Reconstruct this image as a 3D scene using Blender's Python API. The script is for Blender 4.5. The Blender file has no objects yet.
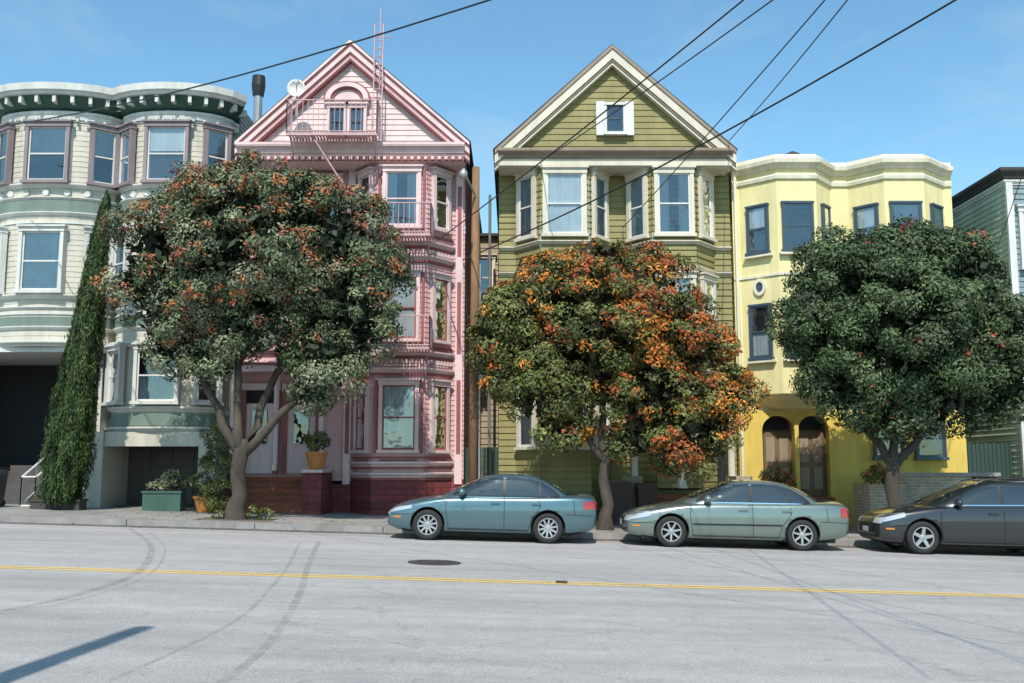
import bpy, bmesh, math, random
import numpy as np
from mathutils import Vector, Matrix
from mathutils.bvhtree import BVHTree
R=random.Random(7); NR=np.random.default_rng(11)
scene=bpy.context.scene
SL=0.028
def gz(x): return -SL*x
# ------------------------------------------------------------------ materials
def newmat(name):
    m=bpy.data.materials.new(name); m.use_nodes=True
    nt=m.node_tree; b=nt.nodes['Principled BSDF']; return m,nt,b
def paint(name,col,rough=.6,var=.16,scale=1.5,bump=.0,metal=0,spec=.4,coat=0,streak=.13):
    m,nt,b=newmat(name); N=nt.nodes; L=nt.links
    tc=N.new('ShaderNodeTexCoord')
    def nz(sc,vs,det=8):
        n1=N.new('ShaderNodeTexNoise'); n1.inputs['Scale'].default_value=sc; n1.inputs['Detail'].default_value=det; n1.inputs['Roughness'].default_value=.65
        mp=N.new('ShaderNodeMapping'); mp.inputs['Scale'].default_value=vs
        L.new(tc.outputs['Object'],mp.inputs[0]); L.new(mp.outputs[0],n1.inputs['Vector']); return n1
    def mr_(n,a,c):
        mr=N.new('ShaderNodeMapRange'); mr.inputs['From Min'].default_value=.3; mr.inputs['From Max'].default_value=.7
        mr.inputs['To Min'].default_value=a; mr.inputs['To Max'].default_value=c; L.new(n.outputs[0],mr.inputs[0]); return mr
    a=mr_(nz(scale,(1,1,.45)),1-var,1+var*.6); s_=mr_(nz(5,(1,1,.12),5),1-streak,1+streak*.5)
    ml=N.new('ShaderNodeMath'); ml.operation='MULTIPLY'; L.new(a.outputs[0],ml.inputs[0]); L.new(s_.outputs[0],ml.inputs[1])
    mx=N.new('ShaderNodeVectorMath'); mx.operation='SCALE'; mx.inputs[0].default_value=col
    L.new(ml.outputs[0],mx.inputs['Scale'])
    L.new(mx.outputs[0],b.inputs['Base Color'])
    b.inputs['Roughness'].default_value=rough; b.inputs['Metallic'].default_value=metal
    b.inputs['Specular IOR Level'].default_value=spec; b.inputs['Coat Weight'].default_value=coat
    if bump:
        n2=N.new('ShaderNodeTexNoise'); n2.inputs['Scale'].default_value=scale*18; n2.inputs['Detail'].default_value=4
        L.new(tc.outputs['Object'],n2.inputs['Vector'])
        bp=N.new('ShaderNodeBump'); bp.inputs['Strength'].default_value=bump; bp.inputs['Distance'].default_value=.02
        L.new(n2.outputs[0],bp.inputs['Height']); L.new(bp.outputs[0],b.inputs['Normal'])
    return m
def brickmat(name,c1,c2,mortar,scale=1.0,bw=.4,bh=.13,horiz=False):
    m,nt,b=newmat(name); N=nt.nodes; L=nt.links
    tc=N.new('ShaderNodeTexCoord'); sp=N.new('ShaderNodeSeparateXYZ'); cb=N.new('ShaderNodeCombineXYZ')
    L.new(tc.outputs['Object'],sp.inputs[0])
    ad=N.new('ShaderNodeMath'); ad.operation='ADD'
    if horiz:
        L.new(sp.outputs[0],cb.inputs[0]); L.new(sp.outputs[1],cb.inputs[1])
    else:
        L.new(sp.outputs[0],ad.inputs[0]); L.new(sp.outputs[1],ad.inputs[1])
        L.new(ad.outputs[0],cb.inputs[0]); L.new(sp.outputs[2],cb.inputs[1])
    br=N.new('ShaderNodeTexBrick'); L.new(cb.outputs[0],br.inputs['Vector'])
    br.inputs['Scale'].default_value=scale; br.inputs['Brick Width'].default_value=bw; br.inputs['Row Height'].default_value=bh
    br.inputs['Mortar Size'].default_value=.012; br.inputs['Color1'].default_value=(*c1,1); br.inputs['Color2'].default_value=(*c2,1); br.inputs['Mortar'].default_value=(*mortar,1)
    if horiz: br.offset=0
    n=N.new('ShaderNodeTexNoise'); n.inputs['Scale'].default_value=3 if not horiz else 1.3; n.inputs['Detail'].default_value=9; n.inputs['Roughness'].default_value=.7; L.new(tc.outputs['Object'],n.inputs['Vector'])
    mr=N.new('ShaderNodeMapRange'); mr.inputs['From Min'].default_value=.3; mr.inputs['From Max'].default_value=.7; mr.inputs['To Min'].default_value=.68; mr.inputs['To Max'].default_value=1.2
    L.new(n.outputs[0],mr.inputs[0])
    mx=N.new('ShaderNodeVectorMath'); mx.operation='SCALE'; L.new(br.outputs['Color'],mx.inputs[0]); L.new(mr.outputs[0],mx.inputs['Scale'])
    L.new(mx.outputs[0],b.inputs['Base Color']); b.inputs['Roughness'].default_value=.85
    bp=N.new('ShaderNodeBump'); bp.inputs['Strength'].default_value=.6; bp.inputs['Distance'].default_value=.02; bp.invert=True
    L.new(br.outputs['Fac'],bp.inputs['Height']); L.new(bp.outputs[0],b.inputs['Normal'])
    return m
def glassmat():
    m,nt,b=newmat('window_glass'); N=nt.nodes; L=nt.links
    N.remove(b); out=[n for n in N if n.type=='OUTPUT_MATERIAL'][0]
    tr=N.new('ShaderNodeBsdfTransparent'); tr.inputs[0].default_value=(.74,.80,.82,1)
    gl=N.new('ShaderNodeBsdfGlossy'); gl.inputs['Roughness'].default_value=.03; gl.inputs['Color'].default_value=(.9,.95,1,1)
    fr=N.new('ShaderNodeFresnel'); fr.inputs[0].default_value=1.65
    mx=N.new('ShaderNodeMixShader'); tc=N.new('ShaderNodeTexCoord'); n=N.new('ShaderNodeTexNoise'); n.inputs['Scale'].default_value=2.2
    L.new(tc.outputs['Object'],n.inputs['Vector']); bp=N.new('ShaderNodeBump'); bp.inputs['Strength'].default_value=.25; bp.inputs['Distance'].default_value=.05
    L.new(n.outputs[0],bp.inputs['Height']); L.new(bp.outputs[0],gl.inputs['Normal'])
    ad=N.new('ShaderNodeMath'); ad.operation='MULTIPLY_ADD'; ad.inputs[1].default_value=1.3; ad.inputs[2].default_value=.06
    L.new(fr.outputs[0],ad.inputs[0]); L.new(ad.outputs[0],mx.inputs[0])
    L.new(tr.outputs[0],mx.inputs[1]); L.new(gl.outputs[0],mx.inputs[2]); L.new(mx.outputs[0],out.inputs[0])
    return m
def leafmat():
    m,nt,b=newmat('leaves'); N=nt.nodes; L=nt.links
    at=N.new('ShaderNodeAttribute'); at.attribute_name='Col'
    b.inputs['Roughness'].default_value=.55; b.inputs['Specular IOR Level'].default_value=.3
    L.new(at.outputs['Color'],b.inputs['Base Color'])
    return m
def roadmat():
    m,nt,b=newmat('worn_asphalt'); N=nt.nodes; L=nt.links
    tc=N.new('ShaderNodeTexCoord'); 
    def noise(sc,det,rough=.6,vs=(1,1,1)):
        mp=N.new('ShaderNodeMapping'); mp.inputs['Scale'].default_value=vs; L.new(tc.outputs['Object'],mp.inputs[0])
        n=N.new('ShaderNodeTexNoise'); n.inputs['Scale'].default_value=sc; n.inputs['Detail'].default_value=det; n.inputs['Roughness'].default_value=rough
        L.new(mp.outputs[0],n.inputs['Vector']); return n
    def rng(o,a,bb,c,d):
        r=N.new('ShaderNodeMapRange'); r.inputs[1].default_value=a; r.inputs[2].default_value=bb; r.inputs[3].default_value=c; r.inputs[4].default_value=d; L.new(o,r.inputs[0]); return r.outputs[0]
    def mul(a,bb):
        r=N.new('ShaderNodeMath'); r.operation='MULTIPLY'; L.new(a,r.inputs[0]); L.new(bb,r.inputs[1]); return r.outputs[0]
    big=rng(noise(.35,6,.6,(.4,1,1)).outputs[0],.3,.7,.84,1.08)
    mid=rng(noise(3,8,.7).outputs[0],.3,.7,.90,1.07)
    streak=rng(noise(1.2,5,.6,(.06,1.6,1)).outputs[0],.35,.7,.88,1.06)
    fine=rng(noise(60,3,.8).outputs[0],.3,.7,.62,1.34)
    vo=N.new('ShaderNodeTexVoronoi'); vo.feature='DISTANCE_TO_EDGE'; vo.inputs['Scale'].default_value=.33
    wn=noise(1.6,6,.7); vm=N.new('ShaderNodeVectorMath'); vm.operation='MULTIPLY_ADD'; vm.inputs[1].default_value=(.9,.9,0); L.new(wn.outputs['Color'],vm.inputs[0]); L.new(tc.outputs['Object'],vm.inputs[2]); L.new(vm.outputs[0],vo.inputs['Vector'])
    cr=rng(vo.outputs['Distance'],0,.006,.80,1)
    sp=rng(noise(5.5,2,.5).outputs[0],.68,.73,1,.82)
    v=mul(mul(mul(mul(big,mid),mul(streak,fine)),cr),sp)
    sc=N.new('ShaderNodeVectorMath'); sc.operation='SCALE'; sc.inputs[0].default_value=(.405,.385,.37); L.new(v,sc.inputs['Scale'])
    L.new(sc.outputs[0],b.inputs['Base Color']); b.inputs['Roughness'].default_value=.9; b.inputs['Specular IOR Level'].default_value=.2
    bp=N.new('ShaderNodeBump'); bp.inputs['Strength'].default_value=.5; bp.inputs['Distance'].default_value=.01; L.new(fine,bp.inputs['Height']); L.new(bp.outputs[0],b.inputs['Normal'])
    return m
def wornpaint(name,col,alpha=.9,lo=.35,hi=.55,sc=9,mn=.35):
    m,nt,b=newmat(name); N=nt.nodes; L=nt.links
    tc=N.new('ShaderNodeTexCoord'); n=N.new('ShaderNodeTexNoise'); n.inputs['Scale'].default_value=sc; n.inputs['Detail'].default_value=8; n.inputs['Roughness'].default_value=.7
    L.new(tc.outputs['Object'],n.inputs['Vector'])
    r=N.new('ShaderNodeMapRange'); r.inputs[1].default_value=lo; r.inputs[2].default_value=hi; r.inputs[3].default_value=alpha*mn; r.inputs[4].default_value=alpha
    L.new(n.outputs[0],r.inputs[0]); L.new(r.outputs[0],b.inputs['Alpha']); b.inputs['Base Color'].default_value=(*col,1); b.inputs['Roughness'].default_value=.8
    return m
M={}
M['glass']=glassmat(); M['leaf']=leafmat(); M['road']=roadmat()
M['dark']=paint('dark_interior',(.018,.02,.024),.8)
M['curtain']=paint('curtain',(.58,.60,.60),.9,var=.2)
M['white']=paint('white_trim',(.66,.65,.62),.5,bump=.1)
M['h1wall']=paint('cream_siding',(.54,.51,.43),.6,bump=.1)
M['h1grey']=paint('pale_grey_trim',(.60,.60,.56),.55)
M['h1green']=paint('sage_green_trim',(.16,.215,.175),.6)
M['h1dgreen']=paint('dark_green_trim',(.045,.10,.075),.6)
M['h1purp']=paint('mauve_frame',(.25,.20,.21),.6)
M['garage']=paint('garage_door_paint',(.09,.08,.075),.6)
M['pink']=paint('pink_siding',(.60,.36,.365),.6,bump=.1)
M['pinkl']=paint('pale_pink_trim',(.69,.52,.51),.55)
M['pinkd']=paint('maroon_trim',(.29,.085,.085),.6)
M['olive']=paint('olive_siding',(.25,.22,.085),.65,bump=.1)
M['olived']=paint('taupe_trim',(.28,.215,.155),.6)
M['cream']=paint('cream_trim',(.64,.58,.47),.55)
M['yellow']=paint('yellow_stucco',(.77,.68,.35),.8,bump=.25,var=.08)
M['yellowd']=paint('ochre_stucco',(.68,.49,.11),.8,bump=.25)
M['yellowl']=paint('pale_cornice',(.74,.69,.54),.6)
M['bluef']=paint('blue_window_frame',(.05,.08,.11),.4)
M['brown']=paint('brown_door',(.17,.11,.06),.5)
M['mint']=paint('mint_siding',(.50,.56,.43),.65,bump=.1)
M['teal']=paint('grey_blue_siding',(.20,.27,.29),.65)
M['beige']=paint('beige_stucco',(.36,.29,.20),.8)
M['roof']=paint('dark_roof',(.06,.055,.05),.9)
M['brickred']=brickmat('red_rusticated_brick',(.25,.05,.05),(.17,.035,.04),(.09,.03,.03),1,.42,.2)
M['bricktan']=brickmat('tan_brick',(.40,.32,.21),(.28,.22,.15),(.42,.39,.33),1,.22,.08)
M['tile']=brickmat('terracotta_tile',(.36,.10,.05),(.28,.08,.04),(.16,.08,.06),1,.3,.17)
M['concrete']=brickmat('sidewalk_concrete',(.29,.275,.255),(.235,.225,.21),(.08,.08,.08),1,1.5,1.5,True)
M['kerb']=paint('kerb_concrete',(.29,.275,.26),.85,bump=.3,var=.3)
M['dark_gutter']=paint('dark_gutter',(.13,.125,.12),.9,bump=.3,var=.3)
M['bark']=paint('bark',(.085,.068,.054),.9,bump=1.0,scale=3,var=.5)
M['wood']=paint('pole_wood',(.24,.13,.065),.85,bump=.5,scale=3,var=.35)
M['black']=paint('black_metal',(.02,.02,.02),.5)
M['metal']=paint('grey_metal',(.42,.42,.41),.4,metal=.6)
M['pinkmetal']=paint('pink_painted_iron',(.54,.35,.35),.5)
M['ground']=paint('ground_soil',(.14,.12,.09),.95,scale=.3)
M['terra']=paint('terracotta_pot',(.55,.22,.06),.6)
M['plasticb']=paint('dark_plastic',(.03,.035,.04),.5)
M['plasticbr']=paint('brown_plastic',(.06,.04,.03),.5)
M['fence']=paint('green_fence',(.03,.06,.05),.7)
M['yline']=wornpaint('yellow_line_paint',(.80,.52,.08),.92,.3,.52,14)
M['wline']=wornpaint('white_line_paint',(.75,.75,.75),.5)
M['roadmark']=wornpaint('dark_road_mark',(.08,.08,.08),.20,.38,.62,4,.15)  # faint dark film for the curved ribbons and the seams
M['iron']=paint('manhole_iron',(.06,.055,.05),.7,bump=.8,scale=4)
# ------------------------------------------------------------------ builder
class MB:
    def __init__(s): s.v=[]; s.f=[]
    def poly(s,pts):
        i=len(s.v); s.v+=[tuple(p) for p in pts]; s.f.append(tuple(range(i,i+len(pts))))
    def hexa(s,p):
        i=len(s.v); s.v+=[tuple(q) for q in p]
        for f in ((0,3,2,1),(4,5,6,7),(0,1,5,4),(1,2,6,5),(2,3,7,6),(3,0,4,7)): s.f.append(tuple(i+k for k in f))
    def box(s,x0,x1,y0,y1,z0,z1):
        s.hexa([(x0,y0,z0),(x1,y0,z0),(x1,y1,z0),(x0,y1,z0),(x0,y0,z1),(x1,y0,z1),(x1,y1,z1),(x0,y1,z1)])
    def gbox(s,x0,x1,y0,y1,h0,h1):
        s.hexa([(x0,y0,gz(x0)+h0),(x1,y0,gz(x1)+h0),(x1,y1,gz(x1)+h0),(x0,y1,gz(x0)+h0),(x0,y0,gz(x0)+h1),(x1,y0,gz(x1)+h1),(x1,y1,gz(x1)+h1),(x0,y1,gz(x0)+h1)])
    def fbox(s,F,s0,s1,o0,o1,z0,z1):
        P=[F.p(s0,o0,z0),F.p(s1,o0,z0),F.p(s1,o1,z0),F.p(s0,o1,z0),F.p(s0,o0,z1),F.p(s1,o0,z1),F.p(s1,o1,z1),F.p(s0,o1,z1)]
        s.hexa(P)
    def tube(s,pts,rad,n=8):
        base=len(s.v); m=len(pts)
        for i,p in enumerate(pts):
            p=Vector(p); a=Vector(pts[max(i-1,0)]); b=Vector(pts[min(i+1,m-1)]); d=(b-a).normalized()
            up=Vector((0,0,1)) if abs(d.z)<.9 else Vector((1,0,0))
            e=d.cross(up).normalized(); g=d.cross(e)
            r=rad[i] if hasattr(rad,'__len__') else rad
            for k in range(n):
                t=2*math.pi*k/n; s.v.append(tuple(p+r*(math.cos(t)*e+math.sin(t)*g)))
        for i in range(m-1):
            for k in range(n):
                a=base+i*n+k; b=base+i*n+(k+1)%n; s.f.append((a,b,b+n,a+n))
        s.f.append(tuple(base+k for k in range(n))); s.f.append(tuple(base+(m-1)*n+k for k in range(n)))
    def lathe(s,c,prof,n=24,axis='z',caps=True):
        base=len(s.v)
        for (r,h) in prof:
            for k in range(n):
                t=2*math.pi*k/n
                if axis=='z': s.v.append((c[0]+r*math.cos(t),c[1]+r*math.sin(t),c[2]+h))
                else: s.v.append((c[0]+r*math.cos(t),c[1]+h,c[2]+r*math.sin(t)))
        for i in range(len(prof)-1):
            for k in range(n):
                a=base+i*n+k; b=base+i*n+(k+1)%n; s.f.append((a,b,b+n,a+n))
        if caps: s.f.append(tuple(base+k for k in range(n))); s.f.append(tuple(base+(len(prof)-1)*n+k for k in range(n)))
    def obj(s,name,mat,parent=None,smooth=False):
        if not s.v: return None
        me=bpy.data.meshes.new(name); me.from_pydata(s.v,[],s.f); me.update()
        bm=bmesh.new(); bm.from_mesh(me); bmesh.ops.recalc_face_normals(bm,faces=bm.faces); bm.to_mesh(me); bm.free()
        o=bpy.data.objects.new(name,me); scene.collection.objects.link(o)
        me.materials.append(M[mat] if isinstance(mat,str) else mat)
        if smooth:
            for p in me.polygons: p.use_smooth=True
        if parent: o.parent=parent
        return o
class Frame:
    def __init__(s,a,b):
        s.a=Vector((a[0],a[1],0)); d=Vector((b[0]-a[0],b[1]-a[1],0)); s.L=d.length; s.u=d/s.L; s.n=Vector((s.u.y,-s.u.x,0))
    def p(s,t,o,z): 
        q=s.a+s.u*t+s.n*o; return (q.x,q.y,z)
def empty(name):
    e=bpy.data.objects.new(name,None); scene.collection.objects.link(e); return e
class House:
    def __init__(s,name): s.e=empty(name); s.p={}
    def g(s,part,mat):
        k=(part,mat)
        if k not in s.p: s.p[k]=MB()
        return s.p[k]
    def done(s):
        for (part,mat),mb in s.p.items(): mb.obj(part,mat,s.e)
def siding(mb,F,s0,s1,z0,z1,h=.15,d=.022,off=0):
    z=z0
    while z<z1-.001:
        zt=min(z+h,z1); dd=d*R.uniform(.8,1.2)
        mb.poly([F.p(s0,off+dd,z),F.p(s1,off+dd,z),F.p(s1,off,zt),F.p(s0,off,zt)])
        mb.poly([F.p(s0,off,z),F.p(s1,off,z),F.p(s1,off+dd,z),F.p(s0,off+dd,z)])
        z=zt
def sweep(mb,path,prof):
    n=len(path); rings=[]
    for i in range(n):
        ns=[]
        if i>0: ns.append(Frame(path[i-1],path[i]).n)
        if i<n-1: ns.append(Frame(path[i],path[i+1]).n)
        a=sum(ns,Vector((0,0,0))).normalized(); k=1/max(a.dot(ns[0]),.4)
        rings.append([(path[i][0]+a.x*k*o,path[i][1]+a.y*k*o,z) for (o,z) in prof])
    base=len(mb.v); m=len(prof)
    for r in rings: mb.v+=r
    for i in range(n-1):
        for j in range(m):
            a=base+i*m+j; b=base+i*m+(j+1)%m; mb.f.append((a,b,b+m,a+m))
    mb.f.append(tuple(base+j for j in range(m))); mb.f.append(tuple(base+(n-1)*m+j for j in range(m)))
def band(mb,path,o,z0,z1): sweep(mb,path,[(0,z0),(o,z0),(o,z1),(0,z1)])
def cornice(mb,path,o,z0,z1):
    h=z1-z0
    sweep(mb,path,[(0,z0),(o*.35,z0),(o*.4,z0+h*.25),(o*.7,z0+h*.5),(o*.95,z0+h*.62),(o*.95,z0+h*.7),(o,z0+h*.72),(o,z1),(0,z1+.02)])
def dentils(mb,path,sp,w,o0,o1,z0,z1,skip=.1):
    for i in range(len(path)-1):
        F=Frame(path[i],path[i+1]); n=max(1,int(F.L/sp))
        if F.L<w: continue
        for k in range(n):
            c=(k+.5)*F.L/n; mb.fbox(F,c-w/2,c+w/2,o0,o1,z0,z1)
def window(H,F,c,w,z0,z1,tf='white',sash='white',cas=.09,cur='full',off=0,hood=True,depth=.13,mid=True):
    s0=c-w/2; s1=c+w/2; g=H.g('window_casings',tf)
    g.fbox(F,s0-cas,s0,off,off+depth,z0,z1); g.fbox(F,s1,s1+cas,off,off+depth,z0,z1)
    g.fbox(F,s0-cas-.02,s1+cas+.02,off,off+depth+.02,z1,z1+cas*1.3)
    g.fbox(F,s0-cas-.04,s1+cas+.04,off,off+depth+.06,z0-.09,z0)
    if hood: g.fbox(F,s0-cas-.06,s1+cas+.06,off,off+depth+.08,z1+cas*1.3,z1+cas*1.3+.05)
    q=H.g('window_sashes',sash); f=.045; zm=(z0+z1)/2; a,b=off+.03,off+.095
    q.fbox(F,s0,s0+f,a,b,z0,z1); q.fbox(F,s1-f,s1,a,b,z0,z1); q.fbox(F,s0+f,s1-f,a,b,z1-f,z1); q.fbox(F,s0+f,s1-f,a,b,z0,z0+f*1.4)
    if mid: q.fbox(F,s0+f,s1-f,a,b+.012,zm-f/2,zm+f/2)
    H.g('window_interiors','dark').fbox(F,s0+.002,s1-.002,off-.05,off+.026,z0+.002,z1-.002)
    gl=H.g('window_panes','glass'); gl.poly([F.p(s0+f,off+.075,z0+.02),F.p(s1-f,off+.075,z0+.02),F.p(s1-f,off+.075,z1-.02),F.p(s0+f,off+.075,z1-.02)])
    cm=H.g('window_curtains','curtain')
    def cloth(a0,a1,zz0,zz1,amp=.012):
        n=max(6,int((a1-a0)/.03)); ph=R.random()*6; last=None
        for i in range(n+1):
            t=a0+(a1-a0)*i/n; o=off+.045+amp*math.sin(i*1.7+ph+math.sin(i*.6)); 
            if last: cm.poly([F.p(last[0],last[1],zz0),F.p(t,o,zz0),F.p(t,o,zz1),F.p(last[0],last[1],zz1)])
            last=(t,o)
    if cur=='full': cloth(s0+f,s1-f,z0+.04,z1-.04)
    elif cur=='sides': cloth(s0+f,s0+f+w*.3,z0+.04,z1-.04); cloth(s1-f-w*.3,s1-f,z0+.04,z1-.04)
    elif cur=='half': cloth(s0+f,s1-f,z0+.04,zm,.006)
    elif cur=='top': cloth(s0+f,s1-f,zm+.1*R.random(),z1-.04,.002)
def railing(mb,pts,h,r=.018,sp=.12,zb=0.05):
    for i in range(len(pts)-1):
        a=Vector(pts[i]); b=Vector(pts[i+1]); L=(b-a).length
        for hh in (zb,h): mb.tube([a+Vector((0,0,hh)),b+Vector((0,0,hh))],r,6)
        n=max(1,int(L/sp))
        for k in range(n+1):
            p=a.lerp(b,k/n); mb.tube([p+Vector((0,0,zb if 0<k<n else 0)),p+Vector((0,0,h))],r*.6 if 0<k<n else r,5)
def sidewalls(H,x0,x1,y0,y1,z1,mat,zb=-1):
    g=H.g('side_walls',mat)
    siding(g,Frame((x0,y1),(x0,y0)),0,y1-y0,zb,z1)
    siding(g,Frame((x1,y0),(x1,y1)),0,y1-y0,zb,z1)
    g.poly([(x0,y1,zb),(x1,y1,zb),(x1,y1,z1),(x0,y1,z1)])
def arc(c,hw,y,dep,n=12,pw=.75):
    return [(c-hw*math.cos(math.pi*i/n), y-dep*math.sin(math.pi*i/n)**pw) for i in range(n+1)]
def gable(H,x0,x1,zb,xa,za,y,mat,h=.15):
    g=H.g('gable_wall',mat); z=zb; F=Frame((x0,y),(x1,y))
    def xs(z): t=(z-zb)/(za-zb); return (x0+(xa-x0)*t-x0, x1+(xa-x1)*t-x0)
    while z<za-.02:
        zt=min(z+h,za-.01); a0,a1=xs(z); b0,b1=xs(zt)
        g.poly([F.p(a0,.022,z),F.p(a1,.022,z),F.p(b1,0,zt),F.p(b0,0,zt)]); g.poly([F.p(a0,0,z),F.p(a1,0,z),F.p(a1,.022,z),F.p(a0,.022,z)]); z=zt
def rake(mb,x0,z0,x1,z1,t0,t1,y0,y1):
    mb.hexa([(x0,y0,z0-t1),(x1,y0,z1-t1),(x1,y1,z1-t1),(x0,y1,z0-t1),(x0,y0,z0-t0),(x1,y0,z1-t0),(x1,y1,z1-t0),(x0,y1,z0-t0)])
# ================================================================== GROUND
mb=MB(); S=700
mb.poly([(-S,-S,gz(-S)-.004),(S,-S,gz(S)-.004),(S,S,gz(S)-.004),(-S,S,gz(-S)-.004)]); mb.obj('ground','ground')
mb=MB(); mb.poly([(-250,3.2,gz(-250)),(250,3.2,gz(250)),(250,23.0,gz(250)),(-250,23.0,gz(-250))]); mb.obj('road','road')
mb=MB(); mb.poly([(-250,23.0,gz(-250)+.002),(250,23.0,gz(250)+.002),(250,23.6,gz(250)+.002),(-250,23.6,gz(-250)+.002)]); mb.obj('dark_gutter','dark_gutter')  # strip along the kerb, coloured darker than the road
kb=empty('kerb')
for y0,y1 in ((23.6,23.78),(3.02,3.2)):
    mb=MB()
    x=-60
    while x<60: mb.gbox(x,x+2.98,y0,y1,-.1,.135); x+=3
    mb.obj('kerb_stones','kerb',kb)
mb=MB(); mb.gbox(-150,150,23.78,34,-.2,.13); mb.obj('sidewalk','concrete')
mb=MB(); mb.gbox(-150,150,-4,3.02,-.2,.13); mb.obj('sidewalk','concrete')
def strip(mb,pts,w,h):
    for i in range(len(pts)-1):
        a=Vector((*pts[i],0)); b=Vector((*pts[i+1],0))
        def nn(j):
            p=Vector((*pts[max(j-1,0)],0)); q=Vector((*pts[min(j+1,len(pts)-1)],0)); d=(q-p).normalized(); return Vector((-d.y,d.x,0))*w/2
        q=[a-nn(i),b-nn(i+1),b+nn(i+1),a+nn(i)]
        mb.poly([(p.x,p.y,gz(p.x)+h) for p in q])
mb=MB(); strip(mb,[(-80,14.22),(80,14.22)],.11,.004); strip(mb,[(-80,14.45),(80,14.45)],.11,.004); mb.obj('yellow_centre_line','yline')
mb=MB()
for x in (-25,-17.3,-9.6,-1.3,6.8,14.4): strip(mb,[(x,18.4),(x+2.3,18.4)],.10,.004)
mb.obj('lane_line','wline')
def curve(P,n=24):
    out=[]
    P=[Vector((*p,0)) for p in P]; P=[P[0]]+P+[P[-1]]
    for i in range(1,len(P)-2):
        for k in range(n):
            t=k/n; a,b,c,d=P[i-1:i+3]
            q=.5*((2*b)+(c-a)*t+(2*a-5*b+4*c-d)*t*t+(3*b-a-3*c+d)*t**3); out.append((q.x,q.y))
    return out
mb=MB()  # thin see-through dark ribbons curving along the road
strip(mb,curve([(-8.5,22.5),(-6.6,18.5),(-5.3,14.5),(-5.0,12),(-5.3,10),(-6.3,8),(-7.5,6)]),.12,.007)
strip(mb,curve([(-8.2,22.5),(-6.35,18.5),(-5.1,14.5),(-4.8,12),(-5.15,10),(-6.2,8),(-7.4,6)]),.04,.0078)
strip(mb,curve([(-3.9,20.5),(-3.2,16),(-2.6,12.5),(-2.25,10),(-2.1,8.4),(-2.1,6.5)]),.09,.007)
strip(mb,curve([(-4.2,20),(-3.5,16),(-3.0,12.5),(-2.75,10),(-2.9,7)]),.05,.007)
mb.obj('curved_dark_marks','roadmark')
mb=MB(); strip(mb,[(-60+i*2,20.6+.04*math.sin(i*1.3)) for i in range(61)],.03,.0095); strip(mb,[(-60+i*2,11.3+.04*math.sin(i*2.1)) for i in range(61)],.03,.0095); mb.obj('road_seam','roadmark')
mh=empty('manhole_cover'); mb=MB()
cx,cy=-1.28,16.75
def disc(mb,r0,r1,h,n=40):
    for k in range(n):
        a=2*math.pi*k/n; b=2*math.pi*(k+1)/n
        P=[(cx+r0*math.cos(a),cy+r0*math.sin(a)),(cx+r1*math.cos(a),cy+r1*math.sin(a)),(cx+r1*math.cos(b),cy+r1*math.sin(b)),(cx+r0*math.cos(b),cy+r0*math.sin(b))]
        mb.poly([(p[0],p[1],gz(p[0])+h) for p in P])
disc(mb,.0,.36,.010); disc(mb,.38,.44,.012)
for k in range(-3,4): mb.gbox(cx-.3,cx+.3,cy+k*.09-.015,cy+k*.09+.015,.012,.018)
mb.obj('iron_plate','iron',mh)
mb=MB(); mb.gbox(.62,.78,14.27,14.4,.004,.03); mb.obj('road_marker','iron')
# ================================================================== HOUSE 1
H=House('grey_victorian_house')
yb=30.
L=arc(-13.85,1.8,yb,1.15); Rr=arc(-10.3,1.62,yb,1.15)
full=[(-17.2,yb)]+L+Rr+[(-8.5,yb)]
def bayseg(path,z0,z1,mat):
    for i in range(len(path)-1): siding(H.g('walls',mat),Frame(path[i],path[i+1]),0,Frame(path[i],path[i+1]).L,z0,z1,.16,.012)
bayseg(full,5.1,12.3,'h1wall')
bayseg([(-12.05,yb)]+Rr+[(-8.5,yb)],2.6,5.1,'h1wall')
for x0,x1 in ((-12.2,-11.75),(-9.0,-8.5)):
    H.g('base_piers','h1wall').box(x0,x1,28.75,31,-1,2.62)
H.g('garage_lintel','h1wall').box(-11.745,-9.005,28.8,29.3,2.2,2.61)
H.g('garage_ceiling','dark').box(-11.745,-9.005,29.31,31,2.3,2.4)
H.g('garage_door','garage').box(-11.745,-9.005,30.7,30.8,-.5,2.3)
for i in range(4):
    for j in range(3): H.g('garage_door','garage').box(-11.6+i*.66,-11.6+i*.66+.54,30.66,30.7,.45+j*.6,.95+j*.6)
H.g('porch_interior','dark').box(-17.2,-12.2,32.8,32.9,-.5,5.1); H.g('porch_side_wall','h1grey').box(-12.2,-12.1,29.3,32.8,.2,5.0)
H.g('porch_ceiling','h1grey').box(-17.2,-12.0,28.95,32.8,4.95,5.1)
H.g('porch_door','brown').box(-14.2,-13.2,32.7,32.78,1.8,4.1); H.g('porch_door_frame','h1grey').box(-14.32,-14.2,32.68,32.78,1.8,4.2); H.g('porch_door_frame','h1grey').box(-13.2,-13.08,32.68,32.78,1.8,4.2); H.g('porch_door_frame','h1grey').box(-14.32,-13.08,32.68,32.78,4.2,4.32)
for x in (-15.9,-12.4):
    H.g('porch_columns','h1grey').box(x-.16,x+.16,28.95,29.3,.3,4.95); H.g('porch_columns','h1grey').box(x-.22,x+.22,28.9,29.35,4.6,4.75); H.g('porch_columns','h1grey').box(x-.2,x+.2,28.92,29.33,1.2,1.35)
for i in range(7): H.g('porch_steps','garage').box(-15.5,-13.0,29.2+.3*i,32.7,.3,.58+.18*i)
H.g('porch_side_base','garage').box(-13.0,-12.56,29.3,32.7,0,1.6); H.g('porch_side_base','garage').box(-17.2,-15.5,29.3,32.7,0,1.6)
for x in (-13.75,-13.35): railing(H.g('porch_rail','white'),[(x,28.2,.48),(x,29.9,1.2)],.85,.03,.7)
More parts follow.
